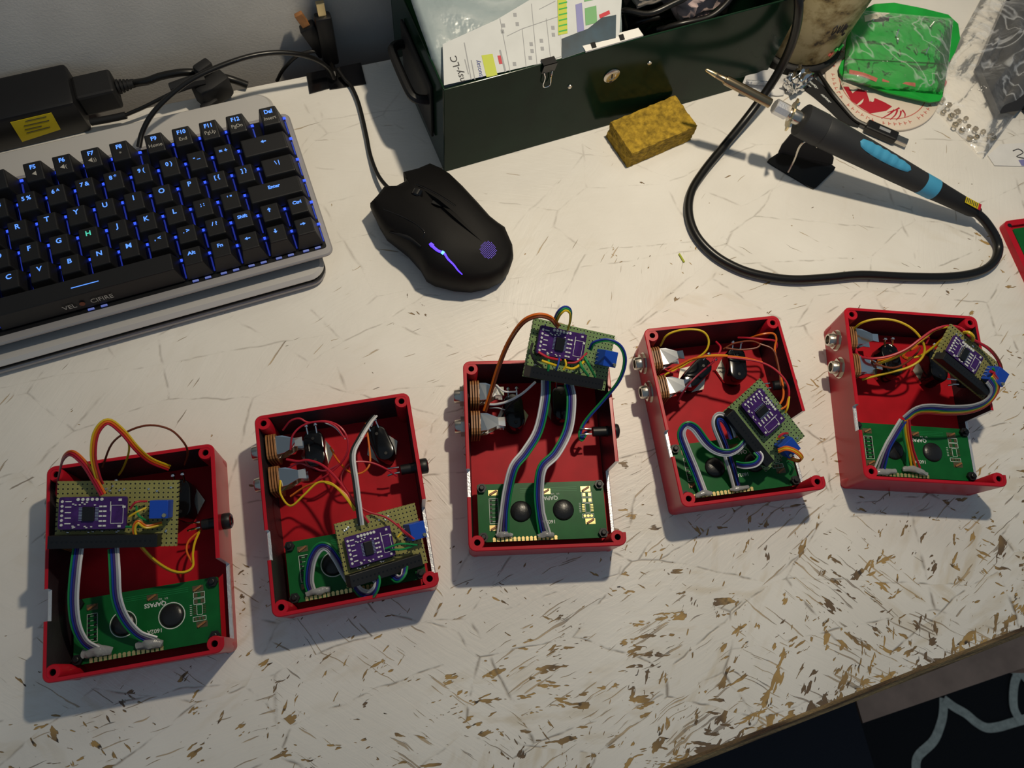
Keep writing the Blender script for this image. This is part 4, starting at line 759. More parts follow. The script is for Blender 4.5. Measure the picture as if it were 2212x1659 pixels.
for sc_, z, g in lay:
    for p in out:
        t = max(0, min(1, (p - spa).dot(axn) / L2)); s = spa + ax * t; q = s + (p - s) * sc_
        tt = (q - spa).dot(axn) / L2; zz = z if g == 0 else .020 + (mh(tt) - .020) * g
        vs.append(Vector((q.x, q.y, zz)))
fs = [(k * ns + i, k * ns + (i + 1) % ns, (k + 1) * ns + (i + 1) % ns, (k + 1) * ns + i) for k in range(len(lay) - 1) for i in range(ns)] + [tuple(range(ns - 1, -1, -1)), tuple(range((len(lay) - 1) * ns, len(lay) * ns))]
mb.add(vs, fs); mo_body = mb.build('shell', 'mouseblack', mo, True, True)
bv = BVHTree.FromPolygons([mo.matrix_basis @ v.co for v in mo_body.data.vertices], [tuple(p.vertices) for p in mo_body.data.polygons])
def on(px, py, off=.0002):
    d = ray(px, py).normalized(); h = bv.ray_cast(CAM, d)
    if h[0] is None: return P(px, py, .02), Vector((0, 0, 1))
    n = h[1] if h[1].dot(d) < 0 else -h[1]; return h[0] + n * off, n
mpx = lambda x, y: (740 + x * .205, 340 + y * .205)
def strip(pts, width, name, m, off=.0003, par=mo):
    c = [on(*mpx(x, y), off)[0] for x, y in pts]; c = catmull(c, 4); fr = frames(c, None); mbb = MB()
    mbb.tube(c, width, 6, 0, squash=.35); return mbb.build(name, m, par, True, True)
strip([(925, 905), (960, 945), (1010, 985), (1070, 1010), (1110, 1070), (1170, 1130), (1215, 1190), (1262, 1232)], lambda t: .0011 * (1.15 - t * .75), 'light_strip', 'violet')
strip([(935, 915), (955, 935)], .0016, 'light_spot', 'violet'); strip([(1045, 995), (1068, 1012)], .0013, 'light_spot', 'cyan')
strip([(660, 250), (780, 285), (900, 335), (1040, 410), (1190, 510)], .0007, 'button_groove', 'blackgloss', 0)
strip([(430, 545), (600, 610), (760, 690), (860, 780), (850, 850)], .0005, 'button_groove', 'blackgloss', 0)
strip([(500, 780), (620, 810), (730, 860), (830, 940)], lambda t: .0022 * (1 - abs(t - .5)), 'side_button', 'blackgloss', 0)
wp, wn = on(*mpx(850, 405)); wq, _ = on(*mpx(700, 350)); wax = (wq - wp).normalized().cross(wn).normalized()
MB().lathe([(.0032, -.0030), (.0042, -.0022), (.0042, .0022), (.0032, .0030)], wp.lerp(wq, .4) - wn * .0012, wax, 20).build('scroll_wheel', 'blackgloss', mo, True, True)
bpt, bn = on(*mpx(1000, 490)); MB().box(bpt, (.008, .0028, .0012), frame_mtx(Vector(), (wp - wq), bn.cross(wp - wq)).to_3x3(), bev=.0003).build('mode_button', 'black', mo, world=True)
dm = MB()
c0 = mpx(1535, 975); ex_ = (spb - spa).normalized(); cc, cn = on(*c0); ey_ = cn.cross(ex_).normalized(); ex_ = ey_.cross(cn)
for i in range(-6, 7):
    for j in range(-6, 7):
        if i * i + j * j <= 33:
            q = cc + ex_ * i * .00105 + ey_ * j * .00105; h = bv.ray_cast(q + cn * .01, -cn)
            if h[0] is not None:
                p = h[0] + cn * .00015; dm.add([p + ex_ * a * .00034 + ey_ * b2 * .00034 for a, b2 in ((-1, 0), (0, -1), (1, 0), (0, 1))], [(0, 1, 2, 3)])
tag(dm.build('glowing_dot', 'violetdot', mo, world=True), 'violet glowing dotted logo', kind='stuff')
MB().tube([P(852, 412, .014), P(835, 402, .010), P(815, 375, .006), P(800, 335, .003), P(792, 295, .0028), P(782, 250, .0028), P(772, 215, .0028), P(758, 185, .003), P(745, 172, .004), P(730, 150, .006)], .0015, 10).build('lead', 'cord', mo, True, True)

# ================================================================== SOLDERING IRON, STAND, SPONGE
T0, T1 = P(1524, 150, .074), P(2108, 457, .0125); IA = (T1 - T0).normalized(); IL = (T1 - T0).length
iron = thing('soldering_iron', 'soldering iron with charcoal handle and light blue grip, propped on its small stand', 'soldering iron', (T1.x, T1.y, 0))
# distance along the iron for a picture point on its axis
def tpix(x, y):
    best = min((abs((CAM - T0).cross(ray(x, y)).dot(Vector((0, 0, 0)))) + ((ray(x, y).normalized().cross((T0 + IA * (k / 400 * IL)) - CAM)).length), k) for k in range(401)); return best[1] / 400 * IL
h = {k: tpix(*v) for k, v in dict(t1=(1546, 163), t2=(1566, 173), b=(1664, 222), c=(1672, 228), c2=(1700, 246), f=(1706, 250), hs=(1728, 268), h1=(1768, 290), h2=(1960, 384), bs=(1986, 398), be=(2016, 412)).items()}
def il(prof, name, m, n=24): return MB().lathe(prof, T0, IA, n).build(name, m, iron, True, True)
il([(.0005, 0), (.0012, .001), (.0019, h['t1'])], 'tip', 'brass'); il([(.0019, h['t1']), (.0022, h['t2'] - .001), (.0030, h['t2'])], 'tip_shank', 'bronzed')
il([(.0030, h['t2']), (.0034, h['t2'] + .0015), (.0034, h['b'])], 'barrel', 'bronzed'); il([(.0046, h['c']), (.0054, h['c'] + .0008), (.0054, h['c2'] - .0006), (.0046, h['c2'])], 'collar_nut', 'alu', 8)
il([(.0035, h['c2']), (.0050, h['f']), (.0050, h['hs'])], 'ferrule', 'steel')
pl = MB(); ft = frame_mtx(T0 + IA * (h['f'] + .001), IA.cross(Vector((0, 0, 1))), Vector((0, 0, 1))); pl.T = ft
pl.prism([(r_ * math.cos(a), r_ * math.sin(a)) for k in range(24) for a in [2 * math.pi * k / 24] for r_ in [.0088 + .0030 * (math.cos(3 * a + .6) > .3)]], 0, .0012); pl.build('flange', 'brass', iron, world=True)
for k in range(3):
    a = 2 * math.pi * k / 3 - .2; p = ft @ Vector((.0085 * math.cos(a), .0085 * math.sin(a), -.0012)); MB().lathe([(.0019, 0), (.0017, .0012), (.0006, .0015)], p, -IA, 12).build('flange_screw', 'chrome', iron, True, True)
il([(.0095, h['hs'] - .002), (.0116, h['hs'] - .0008), (.0118, h['h1'] - .0004), (.0112, h['h1'])], 'handle_collar', 'handle'); hp = [(.0108, h['h1'] - .0002), (.0114, h['h1'] + .001)]
for k in range(1, 9): t = k / 8; hp.append((.0114 - .0034 * t ** 1.3, h['h1'] + (h['bs'] - h['h1']) * t))
il(hp, 'handle', 'handle', 32); il([(.0080, h['bs']), (.0081, h['bs'] + .0005), (.0078, h['be'])], 'band', 'rubberblue', 32)
il([(.0076, h['be']), (.0070, h['be'] + .008), (.0056, IL - .004), (.0045, IL), (.0036, IL + .002)], 'strain_relief', 'blackmat')
# grip pad: a raised patch on the side of the handle
gs = IA.orthogonal(); upv = (Vector((0, 0, 1)) - IA * IA.z).normalized(); sd = IA.cross(upv)
if sd.y < 0: sd = -sd
vw = CAM - (T0 + IA * IL * .6); vw = (vw - IA * vw.dot(IA)).normalized(); vs_ = IA.cross(vw)
if vs_.dot(sd) < 0: vs_ = -vs_
gp = MB(); ga, gb = tpix(1832, 322), tpix(1946, 378)
def gfn(u, v):
    t = ga + (gb - ga) * u; wv = math.sqrt(max(0, 1 - (2 * u - 1) ** 2)) ** .6; ang = math.radians(30) + (v - .5) * math.radians(54) * wv
    rr = .0114 - .0034 * max(0, (t - h['h1']) / (h['bs'] - h['h1'])) ** 1.3 + .0009 * (1 if .04 < u < .96 else 0) * math.sin(math.pi * min(1, max(0, v))) ** .4 + .0002
    rr += .0004 * math.sin(u * 40) * (.2 < u < .85)
    return T0 + IA * t + (vw * math.cos(ang) + vs_ * math.sin(ang)) * rr
gp.grid(gfn, 24, 10); gp.build('grip_pad', 'rubberblue', iron, True, True)
lb = tpix(2087, 440); lv = Vector((0, 0, 1)) - IA * IA.z; lm = frame_mtx(T0 + IA * lb + (vw * .8 + vs_ * .6) * .0066, IA, (vw * .8 + vs_ * .6).cross(IA))
lq = MB(); lq.T = lm; lq.box((0, 0, 0), (.012, .0048, .0004)); lq.build('rating_label', 'yellow', iron, world=True)
lq = MB(); lq.T = lm; [lq.box((-.005 + .0016 * k, .0004 * (k % 2), .0003), (.0006, .0034, .0002)) for k in range(7)]; lq.build('label_print', 'ink', iron, world=True)
lq = MB(); lq.T = lm; lq.box((.0072, 0, 0), (.0024, .005, .0005)); lq.build('label_end', 'redink', iron, world=True)
cz = .0036
cpts = [T1 + IA * -.002, P(2128, 478, .0105), P(2150, 512, .0065), P(2157, 540, cz), P(2145, 568, cz), P(2112, 588, cz), P(2050, 598, cz), (P(1960, 598, cz)), P(1860, 594, cz), P(1790, 600, cz), P(1720, 604, cz), P(1660, 598, cz), P(1600, 582, cz), P(1545, 552, cz), P(1505, 510, cz), P(1488, 462, cz), P(1493, 415, cz), P(1520, 370, .0045), P(1560, 320, .007), P(1605, 265, .012), P(1645, 212, .022), P(1682, 155, .038), P(1708, 100, .058), P(1722, 50, .078), P(1725, 0, .096), P(1715, -60, .106), Vector((.362, .392, .106)), Vector((.350, .410, .088)), Vector((.352, .418, .050)), Vector((.354, .410, .020))]
MB().tube(cpts, .0033, 12).build('cord', 'cord', iron, True, True)

stand = thing('iron_stand', 'small bent black metal stand under the soldering iron handle', 'stand', P(1730, 355, 0))
A_, B_, C_, D_ = P(1653, 350, 0), P(1757, 412, 0), P(1806, 364, 0), P(1712, 312, 0)
def rpoly(q, k=.12):
    o = []
    for i in range(len(q)):
        a, b2, c2 = q[i - 1], q[i], q[(i + 1) % len(q)]; o += [b2.lerp(a, k), b2.lerp(a, k * .35).lerp(b2.lerp(c2, k * .35), .5), b2.lerp(c2, k)]
    return o
MB().slab(rpoly([A_, B_, C_, D_]), (0, 0, .0015)).build('base_plate', 'blackgloss', stand, world=True)
e1, e2 = A_.lerp(D_, .45), C_.lerp(D_, .10); ee = e2 - e1; back = Vector((-ee.y, ee.x, 0)).normalized() * .010
up = []
for f, z in ((0, .0015), (1, .0015), (.97, .006), (.80, .013), (.70, .022), (.62, .025), (.55, .021), (.48, .019), (.42, .022), (.34, .027), (.20, .026), (.06, .016), (.0, .007)): up.append(e1 + ee * f + Vector((0, 0, z)) + back * (z / .027))
MB().slab(up, back.normalized() * .0012).build('cradle', 'blackmat', stand, world=True)
wq = [P(1702, 372, .0022), P(1716, 345, .012), P(1727, 318, .024), P(1740, 305, .030), P(1757, 307, .029), P(1764, 318, .024)]
MB().tube(wq, .0008, 8).build('wire_rest', 'steel', stand, True, True)

sp_c = (P(1310, 270, .017) + P(1450, 208, .017) + P(1516, 268, .017) + P(1372, 330, .017)) / 4; sx_ = P(1516, 268, .017) - P(1372, 330, .017); sy_ = P(1310, 270, .017) - P(1372, 330, .017)
bm = bmesh.new(); bmesh.ops.create_cube(bm, size=1); bmesh.ops.subdivide_edges(bm, edges=bm.edges, cuts=22, use_grid_fill=True)
for v in bm.verts:
    c = Vector((v.co.x * .0595, v.co.y * .0315, (v.co.z + .5) * .0175)); top_ = v.co.z + .5
    n_ = noise.noise_vector(c * 220) * .0007 + noise.noise_vector(c * 600) * .0005; c += n_ * (1 if top_ > .02 else .3)
    if c.z < 0: c.z = 0
    v.co = c
me = bpy.data.meshes.new('sponge'); bm.to_mesh(me); bm.free(); me.materials.append(MT['sponge'])
so = obj('sponge', me, None, mtx=Matrix.Translation((sp_c.x, sp_c.y, 0)) @ Matrix.Rotation(math.atan2(sx_.y, sx_.x), 4, 'Z')); tag(so, 'worn ochre yellow sponge lying in front of the green toolbox', 'sponge')
sn = MB().tube([P(1467, 548, .0008), P(1478, 566, .0009)], .0007, 8, 0).build('wire_offcut', 'limeprint', None, True); tag(sn, 'tiny yellow green wire offcut on the bare desk', 'wire')

# ================================================================== GREEN TOOLBOX AND WHAT STANDS IN IT
F0 = P(960, 372, 0); TA = math.radians(3.5); TL_, TD_, TH_ = .275, .112, .0875
tb = thing('toolbox', 'open dark green steel toolbox with a round lock, standing at the back', 'toolbox', F0, TA)
g = .0013
MB().box((TL_ / 2, g / 2, TH_ / 2), (TL_, g, TH_), bev=.0004).build('front_panel', 'green_steel', tb); MB().box((TL_ / 2, TD_ - g / 2, TH_ / 2), (TL_, g, TH_), bev=.0004).build('back_panel', 'green_steel', tb)
for x in (g / 2, TL_ - g / 2): MB().box((x, TD_ / 2, TH_ / 2), (g, TD_ - 2 * g, TH_), bev=.0004).build('side_panel', 'green_steel', tb)
MB().box((TL_ / 2, TD_ / 2, .0012), (TL_ - 2 * g, TD_ - 2 * g, .0014)).build('bottom_panel', 'green_steel', tb)
ld_ = MB(); ld_.T = Matrix.Translation((TL_ / 2, TD_ - .002, TH_)) @ Matrix.Rotation(math.radians(-4), 4, 'X'); ld_.box((0, .0006, .058), (TL_ - .002, .0014, .114), bev=.0004); ld_.box((-TL_ / 2 + .002, -.008, .058), (.0014, .016, .114)); ld_.box((TL_ / 2 - .002, -.008, .058), (.0014, .016, .114)); ld_.box((0, -.008, .1145), (TL_ - .003, .016, .0014)); ld_.build('lid', 'green_steel', tb)
for x in (.05, TL_ - .05): MB().lathe([(.0025, -.012), (.0025, .012)], (x, TD_ + .0012, TH_ - .001), (1, 0, 0), 10).build('hinge', 'steel', tb, True)
fn = Vector((math.sin(TA), -math.cos(TA), 0)); fu = Vector((math.cos(TA), math.sin(TA), 0))
onf = lambda x, y: onplane(x, y, F0 + fn * .0002, fn)
lk = onf(1321, 163); lkp = MB().lathe([(.0062, 0), (.0062, .0006), (.0054, .0012), (.0030, .0012), (.0026, .0008), (.0002, .0008)], lk, fn, 24, caps=False).build('lock', 'steel', tb, True, True)
kq = MB(); kq.T = frame_mtx(lk + fn * .0010, fu, Vector((0, 0, 1))); kq.box((0, 0, 0), (.0009, .0034, .0006)); kq.build('keyhole', 'black', lkp, world=True)
kq = MB(); kq.T = frame_mtx(lk + fn * .0012, fu, Vector((0, 0, 1))); kq.box((0, -.0052, 0), (.0016, .0016, .0006)); kq.build('key_notch', 'black', lkp, world=True)
for x, y in ((1231, 187), (1403, 136)): MB().lathe([(.0018, 0), (.0015, .0007), (.0004, .0010)], onf(x, y), fn, 12).build('rivet', 'steel', tb, True, True)
hp_ = MB(); hp_.T = Matrix.Translation((-.0004, .052, .042)); hp_.box((-.001, 0, 0), (.002, .062, .052), bev=.0006); hp_.build('handle_plate', 'blackmat', tb)
hr = MB(); hr.tube([(-.002, .026, .050), (-.010, .028, .052), (-.013, .036, .053), (-.013, .068, .053), (-.010, .076, .052), (-.002, .078, .050)], .0034, 8, 4); hr.build('handle', 'black', tb, True)

# plane of the papers in the pouch
pz = [P(957, 187, .0862), P(1213, 127, .0862), P(1204, -20, .097)]
pn = (pz[1] - pz[0]).cross(pz[2] - pz[0]).normalized()
if pn.z < 0: pn = -pn
onp = lambda x, y, o=0: onplane(x, y, pz[0] + pn * o, pn)
pouch = MB()
def pfn(u, v):
    x = (955 + (1343 - 955) * u) * (1 - v) + (868 + (1343 - 868) * u) * v; y = (191 + (86 - 191) * u) * (1 - v) + (-60 + (-75 + 60) * u) * v
    p = onp(x, y, -.0018); return p + pn * (.0022 * noise.noise(Vector((u * 5, v * 4, 2))) - .002 * (u < .03))
pouch.grid(pfn, 30, 24); po = pouch.build('plastic_pouch', 'pouch', None, True); tag(po, 'pale translucent plastic pouch standing in the green toolbox', 'pouch')
md = po.modifiers.new('thickness', 'SOLIDIFY'); md.thickness = .0005; md.offset = -1
sheet = thing('label_sheet', 'white printed sheet with rotated lettering and ruled table in the pouch', 'paper', onp(1085, 110))
MB().slab([onp(x, y, .001) for x, y in ((959, 185), (1213, 127), (1205, -30), (1168, -14), (1073, 43), (956, 96))], pn * .0004).build('sheet', 'papergrey', sheet, world=True)
def onsheet(x0, y0, x1, y1, s, size, m, par, bold=0):
    a, b2 = onp(x0, y0, .0016), onp(x1, y1, .0016); mt = frame_mtx(a.lerp(b2, .5), b2 - a, pn.cross(b2 - a)); o = obj('lettering', text_mesh(s, size, m, bold), par, mtx=par.matrix_basis.inverted() @ mt); return o
onsheet(1004, 190, 974, 108, 'nsy-LC', .0066, 'ink', sheet)
def bar(par, x0, y0, x1, y1, w, m, name='print', o=.0015):
    a, b2 = onp(x0, y0, o), onp(x1, y1, o); q = MB(); q.T = frame_mtx(a.lerp(b2, .5), b2 - a, pn.cross(b2 - a)); q.box((0, 0, 0), ((b2 - a).length, w, .0001)); q.build(name, m, par, world=True)
for k, (x0, y0, x1, y1) in enumerate(((1018, 172, 1003, 92), (1012, 160, 1004, 128), (1026, 172, 1018, 130))): bar(sheet, x0, y0, x1, y1, .0006, 'greyink', 'fine_print')
onsheet(1040, 172, 1030, 126, 'Isuosay', .0042, 'blueink', sheet)
bar(sheet, 1063, 165, 1052, 118, .0075, 'limeprint', 'lime_block'); bar(sheet, 1082, 138, 1078, 120, .0022, 'redink', 'red_mark'); bar(sheet, 1092, 155, 1080, 108, .0012, 'greyink', 'fine_print')
for x0, y0, x1, y1 in ((1102, 155, 1080, 40), (1137, 148, 1128, 62), (1160, 140, 1148, 8), (1190, 132, 1180, 40), (1095, 78, 1128, 62), (1128, 62, 1205, 36), (1165, 20, 1200, 2), (1136, 148, 1212, 122)): bar(sheet, x0, y0, x1, y1, .0004, 'greyink', 'ruled_line')
for x0, y0 in ((1088, 55), (1086, 68), (1113, 32), (1118, 52), (1148, 95), (1150, 110), (1170, 88), (1172, 105), (1195, 60), (1196, 75), (1146, 125), (1112, 138)): bar(sheet, x0, y0 + 4, x0 - 1, y0 - 4, .0022, 'greyink', 'character')
card = thing('colour_card', 'colour printed card with lime, lilac and green patches in the pouch', 'card', onp(1275, 60))
MB().slab([onp(x, y, .0012) for x, y in ((1214, 128), (1337, 86), (1345, -40), (1203, -30))], pn * .0004).build('sheet', 'papergrey', card, world=True)
def patch(par, pts, m, name, o=.0017): MB().slab([onp(x, y, o) for x, y in pts], pn * .0001).build(name, m, par, world=True)
patch(card, [(1214, 127), (1330, 87), (1331, 32), (1300, 38), (1270, 62), (1213, 84)], 'tealprint', 'teal_print'); patch(card, [(1206, 76), (1226, 72), (1223, -20), (1204, -16)], 'limeprint', 'lime_print')
patch(card, [(1247, 70), (1262, 66), (1257, 6), (1243, 10)], 'lilac', 'lilac_print'); patch(card, [(1265, 55), (1290, 49), (1288, 12), (1263, 18)], 'leafprint', 'green_print'); patch(card, [(1262, 4), (1290, -2), (1288, -20), (1260, -20)], 'leafprint', 'green_print'); patch(card, [(1296, 40), (1318, 30), (1316, 22), (1294, 32)], 'redink', 'red_mark')
for k in range(7): patch(card, [(1207, 70 - k * 12), (1225, 66 - k * 12), (1225, 63 - k * 12), (1207, 67 - k * 12)], 'cardgreen', 'print_row', .0018)
ws = thing('plastic_strip', 'cream plastic strip with two black slots resting on the toolbox front edge', 'strip', P(1322, 90, TH_))
MB().slab([P(x, y, TH_ + .0003) for x, y in ((1254, 96), (1378, 63), (1389, 79), (1265, 114))], (0, 0, .0012)).build('strip', 'white', ws, world=True)
for q in ([(1275, 93), (1285, 90), (1289, 102), (1279, 105)], [(1336, 76), (1346, 73), (1350, 85), (1340, 88)]): MB().slab([P(x, y, TH_ + .0016) for x, y in q], (0, 0, .0001)).build('slot', 'black', ws, world=True)
bc = thing('binder_clip', 'small black binder clip gripping the toolbox front edge', 'clip', onf(1186, 150))
ctop = onf(1185, 140); ctop.z = TH_; cm = frame_mtx(ctop, fu, Vector((-fu.y, fu.x, 0))); q = MB(); q.T = cm
q.prism([(-.0048, -.003), (.0048, -.003), (.0048, .003), (-.0048, .003)], .0008, .0016); q.add([(-.0048, -.0032, .0016), (.0048, -.0032, .0016), (.0048, -.0010, -.0075), (-.0048, -.0010, -.0075), (-.0048, -.0024, .0016), (.0048, -.0024, .0016), (.0048, -.0004, -.0075), (-.0048, -.0004, -.0075)], [(0, 1, 2, 3), (7, 6, 5, 4), (0, 3, 7, 4), (1, 5, 6, 2), (0, 4, 5, 1), (3, 2, 6, 7)])
q.v = [v for v in q.v]; q.build('clip_body', 'black', bc, world=True)
q = MB(); q.T = cm; q.tube([(-.0030, -.0012, -.0070), (-.0022, -.0022, -.0110), (-.0028, -.0020, -.0170), (-.0016, -.0020, -.0200), (.0016, -.0020, -.0200), (.0028, -.0020, -.0170), (.0022, -.0022, -.0110), (.0030, -.0012, -.0070)], .00045, 6, 4); q.build('wire_handle', 'chrome', bc, True, world=True)
for nm, lab, pts, r_ in (('cable', 'glossy black cable curling out of the toolbox beside the colour card', [(1350, 60, .07), (1345, 24, .088), (1400, 30, .094), (1450, 10, .098), (1490, -12, .10), (1540, -60, .10)], .0022),
                         ('cable', 'black cable along the inside of the toolbox front edge under the pink bag', [(1420, 66, .074), (1470, 52, .082), (1530, 38, .084), (1565, 12, .088), (1590, -20, .092)], .0022),
                         ('cable', 'dark cable coil low in the toolbox behind the cream strip', [(1352, 70, .05), (1380, 48, .06), (1440, 36, .062), (1500, 44, .06), (1520, 20, .06), (1480, -10, .06)], .0025)):
    tag(MB().tube([P(*p) for p in pts], r_, 10).build(nm, 'cord', None, True), lab, 'cable', 'black cables inside the toolbox')
def lump(name, m, c, sx, sy, sz, rz, amp, label, cat, seed=0, par=None):
    bm = bmesh.new(); bmesh.ops.create_cube(bm, size=1); bmesh.ops.subdivide_edges(bm, edges=bm.edges, cuts=9, use_grid_fill=True)
    for v in bm.verts:
        c_ = Vector((v.co.x * sx, v.co.y * sy, v.co.z * sz * (1 - 1.6 * max(abs(v.co.x), abs(v.co.y)) ** 2 + .55))); c_ += noise.noise_vector(Vector((v.co.x * 4 + seed, v.co.y * 4, v.co.z * 4))) * amp; v.co = c_
    zmin = min(v.co.z for v in bm.verts)
    for v in bm.verts: v.co.z -= zmin
    me = bpy.data.meshes.new(name); bm.to_mesh(me); bm.free(); me.materials.append(MT[m]); 
    for p in me.polygons: p.use_smooth = True
    o = obj(name, me, par, mtx=Matrix.Translation(c) @ Matrix.Rotation(rz, 4, 'Z')); 
    if label: tag(o, label, cat)
    return o
lump('antistatic_bag', 'pinkbag', P(1490, 10, .070), .040, .034, .016, .2, .005, 'crumpled pinkish bag in the toolbox behind the black cables', 'bag', 3)
lump('parts_bag', 'graphite', P(1400, 20, .030), .075, .05, .03, .2, .006, 'dark crumpled parts bag low in the toolbox', 'bag', 9)
MB_ = lump('foam_scrap', 'cream', P(1398, -4, .078), .026, .016, .008, .1, .001, 'cream foam scrap at the top of the toolbox contents', 'foam', 5)

# ================================================================== JAR, DISC, CARD, BAGS ON THE RIGHT
jr = thing('jar', 'stained beige jar on a black base beside the toolbox', 'jar', (.413, .381, 0))
MB().lathe([(.0375, 0), (.0385, .002), (.0385, .010), (.0372, .0115), (.0355, .012)], (0, 0, 0), (0, 0, 1), 40).build('base', 'blackmat', jr, True)
MB().lathe([(.0340, .012), (.0352, .014), (.0365, .06), (.0375, .118), (.0355, .122), (.0330, .118), (.0325, .02)], (0, 0, 0), (0, 0, 1), 48, caps=False).build('body', 'jar', jr, True)
def onjar(a, z): t = z / .12; r_ = .0352 + .0023 * t + .0002; return Vector((r_ * math.cos(a), r_ * math.sin(a), z))
sm_ = MB()
for a0, z0, pts in ((-1.75, .052, [(0, 0), (.05, .004), (.09, -.002), (.05, -.006), (.02, -.001)]), (-1.62, .052, [(0, .003), (.02, -.004), (.05, -.003), (.06, .004)]), (-1.52, .051, [(0, -.004), (.03, .005), (.05, -.004), (.09, .003), (.12, -.002)]), (-1.45, .044, [(0, .004), (.05, -.001), (.10, .001)])):
    sm_.tube([onjar(a0 + x, z0 + y) for x, y in pts], .0007, 6, 4, squash=.4)
sm_.build('scribble', 'ink', jr, True)
bm_ = MB(); bm_.tube([onjar(-1.32 + .03 * k, .026 + .002 * math.sin(k)) for k in range(9)], .0020, 6, 3, squash=.2); bm_.build('green_mark', 'cardgreen', jr, True)
bm_ = MB(); bm_.tube([onjar(-1.42 + .02 * k, .022 + .002 * math.sin(k * 1.5)) for k in range(6)], .0012, 6, 3, squash=.3); bm_.build('red_mark', 'pinkink', jr, True)

G5 = lambda x, y, z=0: P(1580 + x * .2857, y * .2857, z)
def circ(a, b2, c2):
    ax_, ay_, bx, by, cx, cy = a.x, a.y, b2.x, b2.y, c2.x, c2.y; d_ = 2 * (ax_ * (by - cy) + bx * (cy - ay_) + cx * (ay_ - by))
    ux = ((ax_ ** 2 + ay_ ** 2) * (by - cy) + (bx ** 2 + by ** 2) * (cy - ay_) + (cx ** 2 + cy ** 2) * (ay_ - by)) / d_; uy = ((ax_ ** 2 + ay_ ** 2) * (cx - bx) + (bx ** 2 + by ** 2) * (ax_ - cx) + (cx ** 2 + cy ** 2) * (bx - ax_)) / d_
    return Vector((ux, uy, 0)), (Vector((ux, uy, 0)) - Vector((ax_, ay_, 0))).length
dc_, dr_ = circ(G5(718, 600, .0025), G5(1490, 905, .0025), G5(1250, 985, .0025))
ds = thing('round_coaster', 'round cream coaster with a red emblem, half under the green card', 'coaster', dc_)
MB().lathe([(dr_ - .0006, 0), (dr_, .0005), (dr_, .0022), (dr_ - .0005, .0026)], (0, 0, 0), (0, 0, 1), 64).build('disc', 'cream', ds, True)
rg = MB(); n = 64; rg.add([Vector((r_ * math.cos(2 * math.pi * k / n), r_ * math.sin(2 * math.pi * k / n), .0027)) for r_ in (dr_ * .78, dr_ * .765) for k in range(n)], [(k, (k + 1) % n, n + (k + 1) % n, n + k) for k in range(n)]); rg.build('ring_line', 'pinkink', ds)
lt = MB(); rnd = random.Random(4)
for k in range(58):
    a = 2 * math.pi * k / 58
    if k % 7 == 3: continue
    lt.box((dr_ * .875 * math.cos(a), dr_ * .875 * math.sin(a), .0027), (.0030, .0006, .0001), Matrix.Rotation(a, 3, 'Z')); lt.box((dr_ * (.85 + .05 * rnd.random()) * math.cos(a + .028), dr_ * .875 * math.sin(a + .028), .0027), (.0006, .0016, .0001), Matrix.Rotation(a, 3, 'Z'))
tag(lt.build('rim_lettering', 'pinkink', ds), kind='stuff')
em = MB(); em.slab([G5(x, y, .0027) for x, y in ((845, 655), (885, 655), (915, 705), (960, 672), (1020, 690), (1045, 770), (1085, 742), (1150, 770), (1215, 805), (1170, 838), (1050, 858), (975, 812), (905, 760))], (0, 0, .0001)); em.build('emblem', 'redink', ds, world=True); em = MB(); em.slab([G5(1660 - 90 + 60 * math.cos(t * .4), 620 + 45 * math.sin(t * .4), .0027) for t in range(15)], (0, 0, .0001)); em.build('emblem_body', 'redink', ds, world=True)
em = MB(); em.slab([G5(1065 + 14 * math.cos(t * .785), 755 + 16 * math.sin(t * .785), .0029) for t in range(8)], (0, 0, .0001)); em.slab([G5(940 + 60 * math.cos(t * .4), 745 + 55 * math.sin(t * .4), .0028) for t in range(5)], (0, 0, .0001)); em.build('emblem_eye', 'cream', ds, world=True)
em = MB()
for p0, p1 in (((1135, 895), (1232, 830)), ((1200, 905), (1255, 832)), ((1245, 908), (1282, 838)), ((1310, 890), (1292, 830)), ((1180, 850), (1270, 815))): em.tube([G5(*p0, .0028), G5((p0[0] + p1[0]) / 2 + 12, (p0[1] + p1[1]) / 2, .0028), G5(*p1, .0028)], lambda t: .0003 + .0005 * t, 6, 3, squash=.2)
em.build('emblem_legs', 'redink', ds, True, True)

gc = thing('blister_pack', 'green carded blister pack with clear plastic front, lying on the coaster', 'package', G5(1250, 400, 0))
zl = lambda x, y: .0075 + (x - 815) / 900 * .002 + max(0, (500 - y)) / 500 * .016
MB().slab([G5(x, y, zl(x, y)) for x, y in ((815, 505), (835, 460), (880, 432), (1640, 482), (1597, 730), (1575, 762), (1500, 772), (1180, 700), (850, 582), (820, 548))], (0, 0, -.0012)).build('lower_card', 'cardgreen', gc, world=True)
MB().slab([G5(x, y, zl(x, y) + .0018) for x, y in ((860, 440), (870, 300), (905, 190), (985, 80), (1080, 30), (1230, 20), (1440, 60), (1640, 110), (1715, 180), (1730, 290), (1690, 400), (1640, 478))], (0, 0, -.0012)).build('upper_card', 'cardgreen', gc, world=True)
MB().slab([G5(x, y, zl(x, y) + .0021) for x, y in ((1005, 120), (1100, 95), (1200, 100), (1110, 140), (1010, 165))], (0, 0, .0002)).build('hang_slot', 'cream', gc, world=True)
MB().slab([G5(x, y, zl(x, y) + .0021) for x, y in ((1040, 160), (1120, 130), (1195, 128), (1190, 160), (1100, 165))], (0, 0, .0002)).build('hang_hole', 'black', gc, world=True)
